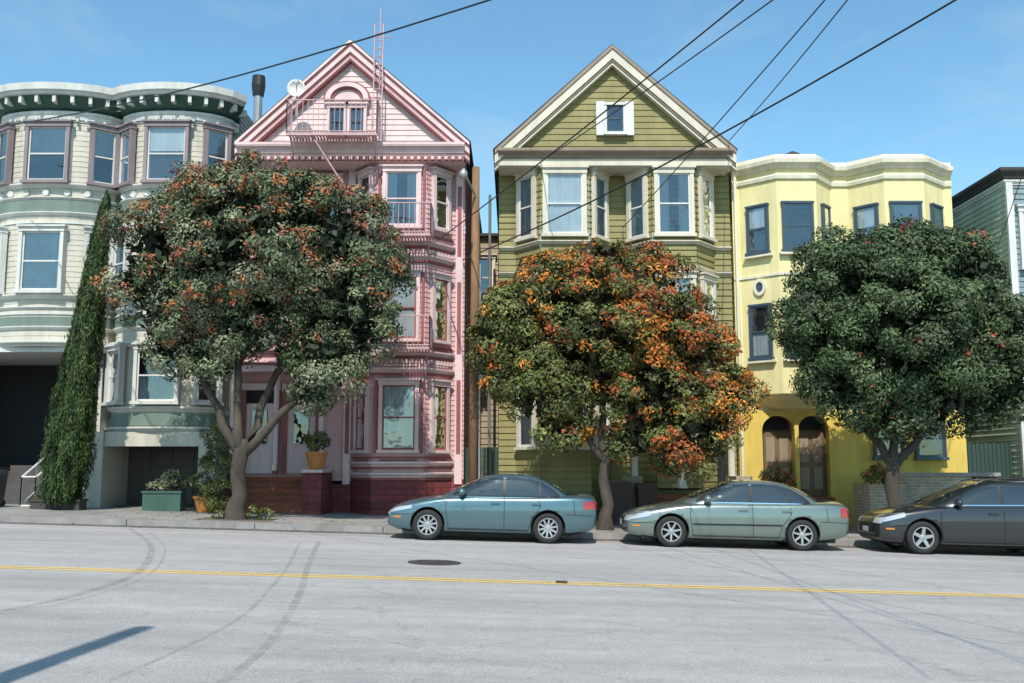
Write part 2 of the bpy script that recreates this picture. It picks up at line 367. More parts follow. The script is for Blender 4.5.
railing(H.g('porch_rail','white'),[(-13.75,28.2,.48),(-13.35,28.2,.48)],.85,.03,.6)
sw=H.g('mouldings','h1grey'); sg=H.g('green_bands','h1green')
allp=full
for a,b,o in ((9.85,9.98,.16),(9.5,9.58,.1),(9.02,9.12,.12),(6.5,6.64,.16),(6.2,6.28,.08),(5.6,5.7,.1),(5.1,5.25,.2)): cornice(sw,allp,o,a,b)
for a,b in ((9.14,9.48),(5.72,5.98)): band(sg,allp,.05,a,b)
for z in (8.78,6.05,11.9): band(sw,allp,.04,z,z+.05)
rb=[(-12.0,yb)]+Rr+[(-8.52,yb)]
for a,b,o in ((3.2,3.34,.16),(2.62,2.75,.2)): cornice(sw,rb,o,a,b)
band(sg,rb,.06,2.8,3.15)
sweep(sw,allp,[(0,11.96),(.08,11.96),(.10,12.08),(.14,12.12),(.14,12.2),(0,12.21)])
sweep(H.g('dark_frieze','h1dgreen'),allp,[(0,12.23),(.18,12.3),(.42,12.58),(0,12.58)])
sweep(sw,allp,[(0,12.59),(.52,12.59),(.56,12.66),(.62,12.7),(.64,12.9),(0,12.92)])
dentils(H.g('eave_brackets','h1grey'),allp,.34,.1,.1,.48,12.36,12.57)
dentils(sw,allp,.2,.07,.14,.2,11.89,11.96)
H.g('roof','roof').poly([(-17.2,30,12.86),(-8.5,30,12.86),(-8.5,42,12.86),(-17.2,42,12.86)])
for pth,lo in ((L,0),(Rr,1)):
    c=sum(p[0] for p in pth)/len(pth)
    hw=1.8 if lo==0 else 1.62
    for fl,(z0,z1) in enumerate(((10.05,11.7),(6.74,8.5),(3.49,5.0))):
        if fl==2 and lo==0: continue
        for th,w,cu in ((90,1.12,['top','full','half'][fl]),(36,.62,'full'),(144,.62,'top')):
            t=math.radians(th); px=c-hw*math.cos(t); py=yb-1.15*math.sin(t)**.75
            t2=math.radians(th+3); t1=math.radians(th-3)
            q0=(c-hw*math.cos(t1),yb-1.15*math.sin(t1)**.75); q1=(c-hw*math.cos(t2),yb-1.15*math.sin(t2)**.75)
            d=Vector((q1[0]-q0[0],q1[1]-q0[1])).normalized()
            F=Frame((px-d.x,py-d.y),(px+d.x,py+d.y))
            window(H,F,1.0,w,z0,z1,'h1purp' if fl==0 else 'h1grey','h1grey' if fl==0 else 'white',.1,cu,off=.02,depth=.17)
    for th in range(30,151,20):
        t=math.radians(th); px=c-hw*math.cos(t); py=yb-1.15*math.sin(t)**.75
        H.g('rosettes','h1grey').lathe((px,py-.06,9.7),[(.03,-.02),(.09,-.03),(.10,.0),(.10,.05)],14,'y')
        if th in (70,110):
            for z0,z1 in ((10.1,11.8),(6.75,8.6)): H.g('pilasters','h1grey').box(px-.05,px+.05,py-.1,py+.1,z0,z1)
sidewalls(H,-17.2,-8.5,30,42,12.86,'h1wall')
H.g('stove_pipe','metal').tube([(-8.75,33,12.7),(-8.75,33,14.3)],.15,12); H.g('stove_pipe_cap','black').tube([(-8.75,33,14.3),(-8.75,33,14.65),(-8.75,33,15.0)],[.19,.24,.22],12)
H.g('roof_vent','metal').tube([(-13.9,34,12.8),(-13.9,34,14.9)],.09,10); H.g('roof_vent','metal').tube([(-13.9,34,14.9),(-13.9,34,15.05)],.15,10)
H.done()
# ================================================================== HOUSE 2 pink
H=House('pink_victorian_house')
path=[(-8.4,yb),(-4.75,yb),(-4.05,29.1),(-2.55,29.1),(-1.85,yb),(-1.45,yb)]
for i in range(5):
    F=Frame(path[i],path[i+1]); siding(H.g('walls','pink'),F,0,F.L,1.2,10.9)
band(H.g('stone_base','brickred'),path[1:],.05,-1,1.25)
H.g('stone_base','brickred').box(-8.4,-4.8,29.93,30,-1,1.1)
bp=path[1:5]; pl=H.g('mouldings','pinkl'); pd=H.g('maroon_mouldings','pinkd')
for z in (8.15,7.72,4.85,4.35,1.62,1.3):
    cornice(pl,bp,.16,z,z+.14); band(pd,bp,.08,z-.07,z-.005)
for z in (8.45,5.1,1.85): band(pd,bp,.05,z,z+.06)
dentils(pl,bp,.14,.06,.02,.1,4.62,4.74); dentils(pl,bp,.14,.06,.02,.1,7.92,8.03)
for i in (1,2,3):
    F=Frame(path[i],path[i+1])
    for k,(z0,z1) in enumerate(((8.75,10.4),(5.35,7.2),(2.1,3.98))):
        w=.95 if i==2 else .56
        window(H,F,F.L/2,w,z0,z1,'pinkl','pinkd' if k else 'pinkl',.11,['sides','full','full'][k] if i==2 else 'half')
        if i==2:
            for sx in (.08,F.L-.08): H.g('colonettes','pinkd').fbox(F,sx-.04,sx+.04,0,.12,z0-.1,z1+.12)
        for zz in (z0-.32,): H.g('panels','pinkd').fbox(F,.2,F.L-.2,.02,.045,zz,zz+.05)
    H.g('panels','pinkl').fbox(F,.22,F.L-.22,0,.06,4.55,4.6)
for x in (-1.62,-8.3,-4.95):
    H.g('corner_pilasters','pinkl').box(x-.1,x+.12,29.9,29.97,1.1,10.7)
    for z in (2,5,8): H.g('corner_pilasters','pinkd').box(x-.05,x+.07,29.885,29.9,z,z+2.2)
F=Frame((-8.4,yb),(-4.75,yb))
for z0,z1 in ((8.6,10.35),(5.2,7.2)):
    for c in (.95,2.6): window(H,F,c,.8,z0,z1,'pinkl','pinkd',.14,'half')
for z in (7.7,4.6,8.2): cornice(pl,path[:2],.2,z,z+.18)
for x in (-7.55,-6.3):
    H.g('front_doors','pinkl').box(x-.42,x+.42,29.88,29.95,1.42,3.5); H.g('door_frames','pinkd').box(x-.56,x-.42,29.82,29.97,1.4,3.9); H.g('door_frames','pinkd').box(x+.42,x+.56,29.82,29.97,1.4,3.9); H.g('door_frames','pinkl').box(x-.6,x+.6,29.80,29.97,3.9,4.1)
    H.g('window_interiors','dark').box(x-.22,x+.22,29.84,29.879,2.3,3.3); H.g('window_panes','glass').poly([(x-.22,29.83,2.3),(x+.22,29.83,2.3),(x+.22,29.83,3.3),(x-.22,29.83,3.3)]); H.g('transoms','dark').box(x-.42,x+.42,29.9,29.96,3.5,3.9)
for i in range(6): H.g('front_steps','tile').box(-8.1,-5.9,28.3+.29*i,29.88,-.3,.42+.18*i)
H.g('stair_wall','brickred').box(-5.88,-5.35,28.2,29.9,-.3,1.45); H.g('stair_wall','pinkl').box(-5.92,-5.31,28.16,29.9,1.45,1.53)
H.g('stair_wall','brickred').box(-8.4,-8.12,28.2,29.9,-.3,1.0)
for x in (-8.2,-5.6,-6.93):
    H.g('porch_posts','pinkl').tube([(x,29.3,1.5),(x,29.3,4.4)],.08,10)
H.g('portico','pinkl').box(-8.35,-5.3,29.1,29.9,4.4,4.58); H.g('portico','pinkd').box(-8.4,-5.25,29.05,29.9,4.59,4.66)
H.g('eave','pinkl').box(-8.2,-1.42,28.96,30,10.86,10.94)
cornice(pl,[(-8.25,28.98),(-1.42,28.98)],.24,10.95,11.24)
band(pd,[(-8.22,28.97),(-1.44,28.97)],.05,10.72,10.855)
H.g('frieze_soffit','pinkl').box(-8.22,-1.44,28.98,29.95,10.7,10.75)
dentils(pl,[(-8.2,28.97),(-1.46,28.97)],.2,.09,.05,.13,10.74,10.83)
gx0,gx1,ga,gzb,gza=-8.2,-1.4,-4.92,11.25,14.4
gable(H,gx0+.2,gx1-.2,gzb,ga,gza-.2,29.2,'pinkl',.17)
for (a,b,mt,y0) in ((0,.10,'pinkl',28.85),(.105,.17,'pinkd',28.885),(.175,.36,'pinkl',28.91),(.365,.42,'pinkd',28.94),(.425,.56,'pink',28.97),(.565,.62,'pinkd',29.0)):
    for x in (gx0-.12,gx1+.12): rake(H.g('gable_rakes',mt),x,gzb+.03,ga,gza+.1,a,b,y0,29.22)
for x in (gx0-.16,gx1+.16):
    H.g('roof','roof').hexa([(x,28.9,gzb+.035),(ga,28.9,gza+.105),(ga,42,gza+.105),(x,42,gzb+.035),(x,28.9,gzb+.07),(ga,28.9,gza+.14),(ga,42,gza+.14),(x,42,gzb+.07)])
F=Frame((-6.2,29.17),(-4,29.17))
for dx in (-.3,.3): window(H,F,1.2+dx,.42,11.6,12.4,'pinkl','bluef',.08,'none',depth=.16)
for r0,r1,mt,o in ((.0,.42,'pinkl',.10),(.42,.5,'pinkd',.16),(.5,.66,'pinkl',.22),(.66,.72,'pinkd',.18)):
    n=16; g=H.g('gable_arch',mt)
    for k in range(n):
        a=math.pi*k/n; b=math.pi*(k+1)/n; cx_=-5.0; zc=12.66; y0,y1=29.17-o,29.19
        P=lambda r,t,y:(cx_+r*math.cos(t)*1.0,y,zc+r*math.sin(t)*.8)
        g.hexa([P(r0+.001,a,y0),P(r1,a,y0),P(r1,a,y1),P(r0+.001,a,y1),P(r0+.001,b,y0),P(r1,b,y0),P(r1,b,y1),P(r0+.001,b,y1)])
siding(H.g('walls','pink'),Frame((-8.2,29.21),(-1.45,29.21)),0,6.75,10.95,11.4)
sidewalls(H,-8.4,-1.45,30,42,11.1,'pink')
fe=H.g('fire_escape','pinkmetal')
def platform(x0,x1,z,y0,y1,h=.9):
    n=int((x1-x0)/.09)
    for i in range(n): fe.box(x0+i*.09,x0+i*.09+.05,y0,y1,z,z+.03)
    for y in (y0,y1-.04): fe.box(x0,x1,y,y+.04,z-.07,z-.005)
    railing(fe,[(x0,y1,z),(x0,y0,z),(x1,y0,z),(x1,y1,z)],h,.018,.15)
    for x in (x0+.1,x1-.1): fe.tube([(x,y0,z-.05),(x,y1,z-.5)],.02,5)
platform(-6.6,-3.95,11.3,28.1,28.7,1.0)
platform(-3.9,-2.35,8.3,28.1,28.95); platform(-3.9,-2.35,5.0,28.1,28.95)
def ladder(a,b,w,n):
    a=Vector(a); b=Vector(b); d=Vector(w)
    fe.tube([a,b],.022,5); fe.tube([a+d,b+d],.022,5)
    for i in range(n+1): p=a.lerp(b,i/n); fe.tube([p,p+d],.014,5)
ladder((-5.9,28.2,11.3),(-4.0,28.3,8.35),(0,.4,0),14); ladder((-5.6,28.2,8.0),(-3.9,28.2,5.0),(0,.35,0),11)
ladder((-4.15,28.6,11.3),(-4.15,28.7,14.9),(.26,0,0),14)
fe.tube([(-3.98,28.7,12),(-3.98,28.7,15.4)],.018,6); fe.tube([(-4.3,28.7,14.5),(-3.65,28.7,14.5)],.015,5)
dish=MB(); dish.lathe((-6.4,28.35,12.75),[(.01,.10),(.12,.08),(.22,.02),(.27,-.03),(.24,.03),(.12,.1),(.01,.12)],20,'y'); 
do=empty('satellite_dish'); dish.obj('reflector','white',do,True)
dd=MB(); dd.tube([(-6.4,28.45,11.9),(-6.4,28.47,12.7)],.03,6); dd.tube([(-6.4,28.35,12.6),(-6.3,28.0,12.8)],.015,5); dd.box(-6.35,-6.25,27.9,28.05,12.75,12.85); dd.obj('mast','metal',do)
H.done()
# ================================================================== HOUSE 3 olive
H=House('olive_victorian_house')
path=[(-.4,yb),(.12,yb),(.85,29.1),(2.3,29.1),(2.95,yb),(3.52,yb),(4.2,29.1),(5.5,29.1),(6.2,yb),(6.72,yb)]
for i in range(9):
    F=Frame(path[i],path[i+1]); siding(H.g('walls','olive'),F,0,F.L,-.8 if i in(0,8) or i<4 else 1.0,10.9,.19,.03)
H.g('walls','olive').box(3.0,6.3,29.4,29.9,-.8,.95)
cr=H.g('mouldings','cream'); tp=H.g('taupe_mouldings','olived')
for z,o in ((8.2,.14),(7.42,.12),(4.9,.14),(4.35,.12)): cornice(cr,path,o,z,z+.10)
for i in (1,2,3,5,6,7):
    F=Frame(path[i],path[i+1]); ce=i in(2,6)
    for z0,z1,cu in ((8.5,10.35,'sides' if i==6 else 'full'),(5.2,7.15,'full'),(2.2,4.1,'half')):
        if i>4 and z0<3: continue
        window(H,F,F.L/2,1.08 if (ce and i==2) else (.95 if ce else .6),z0,z1,'cream','white',.12,cu)
H.g('porch_interior','dark').box(3.6,6.3,29.85,29.95,1.0,4.2)
for x in (3.55,4.9,6.35): H.g('porch_columns','cream').tube([(x,29.0,1.0),(x,29.0,1.3),(x,29.0,3.9),(x,29.0,4.2)],[.17,.1,.09,.17],12)
for i in range(5): H.g('front_steps','tile').box(3.7,6.2,27.9+.3*i,29.5,-.6,.1+.18*i)
H.g('planter_walls','bricktan').box(3.2,3.65,28,29.4,-.6,1.35); H.g('planter_walls','bricktan').box(6.25,6.7,28,29.4,-.6,1.35)
H.g('eave','cream').box(-.42,6.6,28.98,30,10.72,10.80)
cornice(tp,[(-.42,29.0),(6.62,29.0)],.26,10.81,11.06); band(cr,[(-.40,28.99),(6.60,28.99)],.04,10.58,10.715)
H.g('frieze_soffit','cream').box(-.4,6.6,29.0,29.95,10.56,10.6)
gx0,gx1,ga,gzb,gza=-.3,6.5,3.05,11.06,14.22
gable(H,gx0+.2,gx1-.2,gzb,ga,gza-.2,29.2,'olive',.19)
siding(H.g('walls','olive'),Frame((-.4,29.21),(6.6,29.21)),0,7.0,10.8,11.2)
for a,b,mt,y0 in ((0,.12,'olived',28.85),(.125,.42,'cream',28.89),(.425,.50,'olived',28.93),(.505,.60,'cream',28.97)):
    for x in (gx0-.22,gx1+.22): rake(H.g('gable_rakes',mt),x,gzb-.02,ga,gza+.12,a,b,y0,29.22)
for x in (gx0-.27,gx1+.27):
    H.g('roof','roof').hexa([(x,28.9,gzb-.015),(ga,28.9,gza+.125),(ga,42,gza+.125),(x,42,gzb-.015),(x,28.9,gzb+.02),(ga,28.9,gza+.16),(ga,42,gza+.16),(x,42,gzb+.02)])
F=Frame((2.2,29.17),(4.1,29.17)); window(H,F,.92,.5,11.65,12.5,'white','bluef',.06,'none',hood=False)
for s in (-1,1): H.g('gable_shutters','white').fbox(F,.92+s*.44-.13,.92+s*.44+.13,.02,.12,11.56,12.62)
sidewalls(H,-.4,6.72,30,42,11.0,'olive'); H.done()
# ================================================================== HOUSE 4 yellow
H=House('yellow_stucco_house')
y4=30.
path=[(6.8,y4),(7.02,y4),(7.95,29.15),(9.15,29.15),(9.85,y4),(10.4,y4),(11.2,29.15),(12.4,29.15),(13.35,y4),(13.6,y4)]
W=H.g('walls','yellow')
for i in range(9): F=Frame(path[i],path[i+1]); W.poly([F.p(0,0,3.75),F.p(F.L,0,3.75),F.p(F.L,0,10.8),F.p(0,0,10.8)])
sweep(H.g('bay_soffits','yellow'),path,[(-.02,3.76),(.0,3.76),(-.15,3.6),(-.5,3.35),(-.9,3.25),(-.9,3.76)])
W.poly([(6.8,30.02,3.2),(13.6,30.02,3.2),(13.6,30.02,10.8),(6.8,30.02,10.8)])
cy4=H.g('cornice','yellowl')
sweep(cy4,path,[(0,10.22),(.06,10.22),(.08,10.32),(.04,10.37),(0,10.37)])
sweep(cy4,path,[(-.2,10.54),(.05,10.54),(.1,10.62),(.22,10.68),(.24,10.8),(.06,10.84),(.04,10.98),(-.2,11.0)])
sweep(cy4,path,[(0,7.28),(.04,7.28),(.04,7.36),(0,7.36)])
gw=H.g('ground_wall','yellowd'); gw.box(6.8,7.5,29.95,30.3,-.8,3.3); gw.box(9.5,13.6,29.95,30.3,-.8,3.3); gw.box(7.5,9.5,29.95,30.3,3.15,3.3); gw.box(8.46,8.58,29.9,30.3,.6,3.15)
H.g('porch_interior','brown').box(7.5,9.5,30.31,30.4,-.5,3.15)
for x in (8.0,9.02):
    H.g('front_doors','brown').box(x-.4,x+.4,30.25,30.305,.75,2.65)
    for dx in (-.2,.2):
        for z0,z1 in ((.95,1.6),(1.75,2.5)): H.g('door_panels','olived').box(x+dx-.13,x+dx+.13,30.23,30.249,z0,z1)
    H.g('fanlights','dark').box(x-.38,x+.38,30.27,30.309,2.72,3.1)
H.g('entry_floor','tile').box(7.5,9.5,29.6,30.3,-.5,.72)
for i in range(4): H.g('front_steps','tile').box(7.5,9.5,28.4+.3*i,29.6,-.6,-.0+.18*i)
for x0,x1 in ((7.5,8.46),(8.58,9.5)):
    n=12; c=(x0+x1)/2; r=(x1-x0)/2; g=H.g('entry_arches','yellowd')
    for k in range(n):
        a=math.pi*k/n; b=math.pi*(k+1)/n
        xa,za=c-r*math.cos(a),2.72+.42*math.sin(a); xb,zb_=c-r*math.cos(b),2.72+.42*math.sin(b)
        g.hexa([(xa,29.94,za),(xb,29.94,zb_),(xb,30.2,zb_),(xa,30.2,za),(xa,29.94,3.16),(xb,29.94,3.16),(xb,30.2,3.16),(xa,30.2,3.16)])
for i,c,w in ((1,.5,.62),(2,.5,.85),(3,.5,.42),(5,.5,.66),(6,.5,.85),(7,.5,.55)):
    F=Frame(path[i],path[i+1])
    for k,(z0,z1) in enumerate(((8.05,9.45),(4.85,6.4))):
        window(H,F,F.L*c,w,z0,z1,'bluef','bluef',.05,['top','half'][k] if i!=2 else 'none',hood=False,depth=.1)
        H.g('sills','yellowl').fbox(F,F.L*c-w/2-.15,F.L*c+w/2+.15,0,.15,z0-.16,z0-.092)
F=Frame(path[1],path[2])
g=H.g('oval_medallion','yellowl'); g2=H.g('oval_glass','bluef')
for mbx,r0,r1,o in ((g,.12,.2,.07),(g2,.001,.12,.04)):
    for k in range(20):
        a=2*math.pi*k/20; b=2*math.pi*(k+1)/20; q=lambda r,t,oo:F.p(F.L*.5+r*math.cos(t),oo,6.98+r*1.3*math.sin(t))
        mbx.hexa([q(r0,a,0),q(r1,a,0),q(r1,a,o),q(r0,a,o),q(r0,b,0),q(r1,b,0),q(r1,b,o),q(r0,b,o)])
F=Frame((9.5,29.94),(13.6,29.94))
for c in (1.75,3.0): window(H,F,c,.8,1.9,3.0,'bluef','bluef',.05,'none',hood=False)
H.g('downspout','yellowl').tube([(6.88,29.9,0),(6.88,29.9,10.5)],.05,8)
sidewalls(H,6.8,13.6,30.05,42,10.8,'yellow'); H.g('roof','roof').poly([(6.8,30,10.78),(13.6,30,10.78),(13.6,42,10.78),(6.8,42,10.78)])
H.g('roof_vent','metal').tube([(9.3,32,10.7),(9.3,32,11.8)],.15,10); H.g('roof_vent','roof').tube([(9.3,32,11.8),(9.3,32,11.9),(9.3,32,12.0)],[.3,.25,.05],10)
H.done()
bw=empty('brick_garden_wall'); mb=MB(); mb.box(10.55,13.7,28.3,28.6,-.8,1.35); mb.obj('brickwork','bricktan',bw); mb=MB(); mb.box(10.5,13.75,28.25,28.65,1.35,1.45); mb.obj('coping','kerb',bw)
# ================================================================== HOUSE 5 mint
H=House('mint_house')
F=Frame((15.1,44),(15.1,29.6)); siding(H.g('side_wall','mint'),F,0,14.4,-1.5,10.5,.17,.03)
F=Frame((15.1,29.6),(22,29.6)); siding(H.g('front_wall','teal'),F,0,6.9,-1.5,10.5,.17,.03)
H.g('corner_board','white').box(15.05,15.25,29.5,29.6,-1.5,10.3)
cornice(H.g('cornice','roof'),[(15.05,44),(15.05,29.55),(22,29.55)],.22,10.35,10.65); cornice(H.g('cornice_white','white'),[(15.08,44),(15.08,29.58),(22,29.58)],.10,10.15,10.3)
for z0,z1 in ((7.6,9.3),(4.3,6.2)):
    for c in (.85,2.4,4.5): window(H,Frame((15.1,29.6),(22,29.6)),c,.9,z0,z1,'white','white',.12,'half')
for y,z in ((33,7.8),(33,4.5)): window(H,Frame((15.1,44),(15.1,29.6)),44-y,.6,z,z+1.2,'white','white',.08,'half')
H.g('roof','roof').poly([(15.1,29.6,10.6),(22,29.6,10.6),(22,44,10.6),(15.1,44,10.6)]); H.g('back_wall','mint').poly([(22,29.6,-2),(22,44,-2),(22,44,10.6),(22,29.6,10.6)]); H.done()
fe5=empty('wooden_fence'); mb=MB()
for i in range(12): mb.box(13.62+i*.125,13.62+i*.125+.11,30.2,30.24,-.6,2.3+(.03 if i%2 else 0))
for z in (.3,1.9): mb.box(13.62,15.1,30.245,30.3,z,z+.1)
mb.obj('boards','fence',fe5)
ir=empty('iron_gate'); mb=MB(); railing(mb,[(13.75,28.4,gz(13.75)+.1),(17,28.4,gz(17)+.1)],1.6,.022,.13); mb.obj('bars','black',ir)
H=House('beige_rear_building'); F=Frame((-1.9,35),(-.1,35)); siding(H.g('walls','beige'),F,0,1.8,-1,9.8,.2,.03)
window(H,F,.95,.55,7.6,9.0,'cream','cream',.08,'none'); window(H,F,.95,.55,4.6,6.2,'cream','cream',.08,'none')
H.g('roof','roof').box(-2,0,34.8,41,9.8,9.9)
H.g('drain_pipes','metal').tube([(-.75,33,0),(-.75,33,10.8)],.05,8)
H.done()
mb=MB()
for i in range(8): mb.box(-1.4+i*.125,-1.4+i*.125+.11,30.3,30.33,-.3,2.2)
f2=empty('wooden_fence'); mb.obj('boards','fence',f2)
# ================================================================== foliage
def leaf_mesh(name,P,N,l,w,C,parent,zdir=None):
    n=len(P); rnd=NR.normal(size=(n,3)); N=N/np.linalg.norm(N,axis=1,keepdims=True)
    if zdir is not None:
        u=rnd*.35+np.array(zdir); T=u-N*(u*N).sum(1)[:,None]
    else: T=np.cross(N,rnd)
    T/=np.linalg.norm(T,axis=1,keepdims=True)+1e-9; B=np.cross(N,T)
    l=(l*NR.uniform(.6,1.3,n))[:,None]; w=(w*NR.uniform(.7,1.3,n))[:,None]
    V=np.stack([P-T*l*.5,P+B*w*.5-T*l*.05,P+T*l*.5,P-B*w*.5-T*l*.05],1).reshape(-1,3)
    me=bpy.data.meshes.new(name); me.vertices.add(n*4); me.vertices.foreach_set('co',V.ravel().astype(np.float32))
    me.loops.add(n*4); me.loops.foreach_set('vertex_index',np.arange(n*4,dtype=np.int32)); me.polygons.add(n); me.polygons.foreach_set('loop_start',np.arange(0,n*4,4,dtype=np.int32))
    me.update(calc_edges=True); me.validate()
    at=me.attributes.new('Col','FLOAT_COLOR','POINT'); CC=np.concatenate([np.repeat(C,4,axis=0),np.ones((n*4,1))],1); at.data.foreach_set('color',CC.ravel().astype(np.float32))
    me.materials.append(M['leaf']); o=bpy.data.objects.new(name,me); scene.collection.objects.link(o); o.parent=parent; return o
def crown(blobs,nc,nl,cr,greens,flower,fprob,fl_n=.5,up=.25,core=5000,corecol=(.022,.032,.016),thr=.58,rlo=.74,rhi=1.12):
    bl=np.array(blobs); vol=(bl[:,3:6].prod(1))**.67; pr=vol/vol.sum(); Ps=[];Ns=[];Cs=[]
    cnt=0; tries=0
    while cnt<nc and tries<nc*8:
        tries+=1; k=NR.choice(len(bl),p=pr); d=NR.normal(size=3); d[2]+=up; d/=np.linalg.norm(d)
        rr=NR.uniform(rlo,rhi); c=bl[k,:3]+d*bl[k,3:6]*rr
        ins=(((c-bl[:,:3])/bl[:,3:6])**2).sum(1); ins[k]=9
        if ins.min()<thr and NR.random()<.9: continue
        cnt+=1
        r=cr*NR.uniform(.5,1.3); n=int(nl*(r/cr)**2)
        dd=NR.normal(size=(n,3)); dd+=d*.9+np.array([0,0,.3]); dd/=np.linalg.norm(dd,axis=1,keepdims=True)
        rad=r*(1-.45*NR.random(n)**2)[:,None]*NR.choice([1,1,1,1.15],n)[:,None]; P=c+dd*rad*np.array([1,1,.8])
        nn=dd*1.2+NR.normal(size=(n,3))*.45+np.array([0,0,.2])
        g=np.array(greens[NR.integers(len(greens))]); tone=NR.uniform(.7,1.35); C=g*tone*NR.uniform(.55,1.5,(n,1))
        fp=fprob(c) if callable(fprob) else fprob
        if NR.random()<fp:
            m=int(NR.integers(2,7)); fd=NR.normal(size=(m,3))+d; fd/=np.linalg.norm(fd,axis=1,keepdims=True)
            dot=(dd@fd.T).max(1); msk=(dot>1-.10*fl_n*NR.uniform(.5,1.5))&(rad[:,0]>r*.6)&(NR.random(n)<.85)
            f=np.array(flower[NR.integers(len(flower))]); C[msk]=f*NR.uniform(.5,1.4,(msk.sum(),1))
        Ps.append(P);Ns.append(nn);Cs.append(C)
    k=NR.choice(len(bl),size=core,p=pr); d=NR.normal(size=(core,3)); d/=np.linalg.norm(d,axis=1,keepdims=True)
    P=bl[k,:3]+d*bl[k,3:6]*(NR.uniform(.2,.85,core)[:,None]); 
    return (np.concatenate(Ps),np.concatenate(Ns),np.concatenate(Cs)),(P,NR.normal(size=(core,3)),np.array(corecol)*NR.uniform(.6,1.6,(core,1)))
def limb(mb,a,b,r0,r1,n=7,wob=.12):
    a=Vector(a); b=Vector(b); pts=[]; rr=[]
    for i in range(n):
        t=i/(n-1); p=a.lerp(b,t); 
        if 0<i<n-1: p+=Vector((R.uniform(-1,1),R.uniform(-1,1),R.uniform(-.4,.4)))*wob
        p.z-=.12*math.sin(t*math.pi)*(b-a).length*.3; pts.append(p); rr.append(r0+(r1-r0)*t)
    mb.tube(pts,rr,9)
def tree(name,base,fork,mains,blobs,greens,flower,fprob,nc,nl=210,cr=.42,fl_n=1,tr=.27,core=5500,up=.25,leaf=(.115,.05),**kw):
    e=empty(name); mb=MB(); 
    b=Vector(base); f=Vector(fork)
    pts=[b+Vector((0,0,-.15)),b+Vector((0,0,.1)),b+Vector((0.01,0,.35)),b.lerp(f,.35)+Vector((.07,0,0)),b.lerp(f,.7)+Vector((-.06,.03,0)),f,f+Vector((.02,0,.3))]
    mb.tube(pts,[tr*1.7,tr*1.35,tr*1.0,tr*.9,tr*.84,tr*.9,tr*.6],14)
    for m_ in mains: limb(mb,f-Vector((0,0,.12)),m_,tr*.62,tr*.40,6,.07)
    for bl in blobs:
        c=Vector(bl[:3]); mm=min(mains,key=lambda q:(Vector(q)-c).length); mm=Vector(mm)
        st=mm.lerp(f,.1*R.random()); limb(mb,st,c,tr*.36,.035)
        for j in range(3):
            q=c+Vector((R.uniform(-1,1)*bl[3],R.uniform(-1,1)*bl[4],R.uniform(-.5,.9)*bl[5]))*.75; limb(mb,mm.lerp(c,.5+.4*R.random()),q,.045,.012,5,.08)
    mb.obj('trunk','bark',e,True)
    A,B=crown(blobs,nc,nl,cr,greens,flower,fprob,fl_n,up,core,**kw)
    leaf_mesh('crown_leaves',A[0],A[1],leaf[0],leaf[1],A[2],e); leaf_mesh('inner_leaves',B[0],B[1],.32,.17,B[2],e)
    return e
def bb(l): return [(x,y,z,r,r*.95,r*.95) for x,y,z,r in l]
G1=[(.11,.135,.065),(.14,.16,.09),(.085,.11,.055),(.17,.18,.11),(.07,.09,.04)]
t1=bb([(-6.8,25,7.0,2.1),(-8.75,24.9,7.1,1.3),(-6.4,25,8.4,1.15),(-4.2,25,7.3,1.25),(-8.7,25,5.6,1.05),(-6.5,24.8,5.3,1.15),(-4.3,25,5.8,1.2),(-4.55,24.7,4.2,.75),(-7.5,25,4.2,.6),(-7.8,25,8.15,.95),(-3.5,25.2,6.4,.65),(-3.75,25,5.0,.7),(-5.3,25,8.1,1.0),(-9.45,25,6.3,.75),(-4.9,24.7,3.55,.45),(-8.6,25,4.6,.6),(-5.6,25.6,4.5,.6)])
tree('flowering_street_tree',(-6.86,25,gz(-6.86)+.13),(-6.75,25,2.0),[(-7.9,25.1,4.0),(-6.9,24.9,4.3),(-6.0,25.3,4.0),(-5.2,24.8,3.6)],t1,G1,[(.34,.11,.045),(.40,.15,.05),(.27,.09,.045)],lambda c:min(.9,.45+.16*(c[2]-5.5)),500,cr=.42,nl=210,fl_n=.95,tr=.21,core=6000)
G2=[(.085,.10,.026),(.115,.13,.036),(.06,.075,.02),(.14,.14,.045)]
t2=bb([(2.2,25,6.75,.7),(1.25,25,6.05,1.0),(3.4,25,5.8,1.1),(2.3,25,5.1,1.6),(.1,25,5.1,.95),(.75,24.9,3.75,1.15),(4.4,25,4.7,1.05),(3.4,24.9,3.4,1.25),(5.1,25,3.2,.8),(1.1,24.8,2.7,.6),(4.1,24.8,2.3,.85),(-.5,25,4.8,.55),(2.1,25,3.9,1.0),(5.0,25,2.4,.5),(3.0,24.8,2.2,.5)])
tree('flowering_street_tree',(2.3,25,gz(2.3)+.13),(2.35,25,1.8),[(1.3,25,3.3),(2.2,25.2,3.9),(3.3,24.9,3.2)],t2,G2,[(.45,.14,.02),(.40,.10,.022),(.50,.19,.03),(.32,.08,.025)],lambda c:min(.95,.35+.22*max(0,c[0]-1.0)+.3*max(0,c[2]-5.0)),450,fl_n=1.8,tr=.16,nl=205,cr=.40,core=5500,corecol=(.035,.032,.014))
G3=[(.05,.08,.03),(.07,.105,.042),(.037,.062,.025),(.085,.115,.052)]
t3=bb([(9.75,25,6.5,1.2),(8.35,25,6.3,1.1),(11.3,25,6.2,1.2),(9.7,25,5.0,2.1),(7.75,25,5.0,1.0),(11.9,25,4.8,1.2),(8.5,25,3.7,1.1),(10.7,25,3.6,1.25),(12.2,25,3.6,.9),(9.4,25,2.95,.7)])
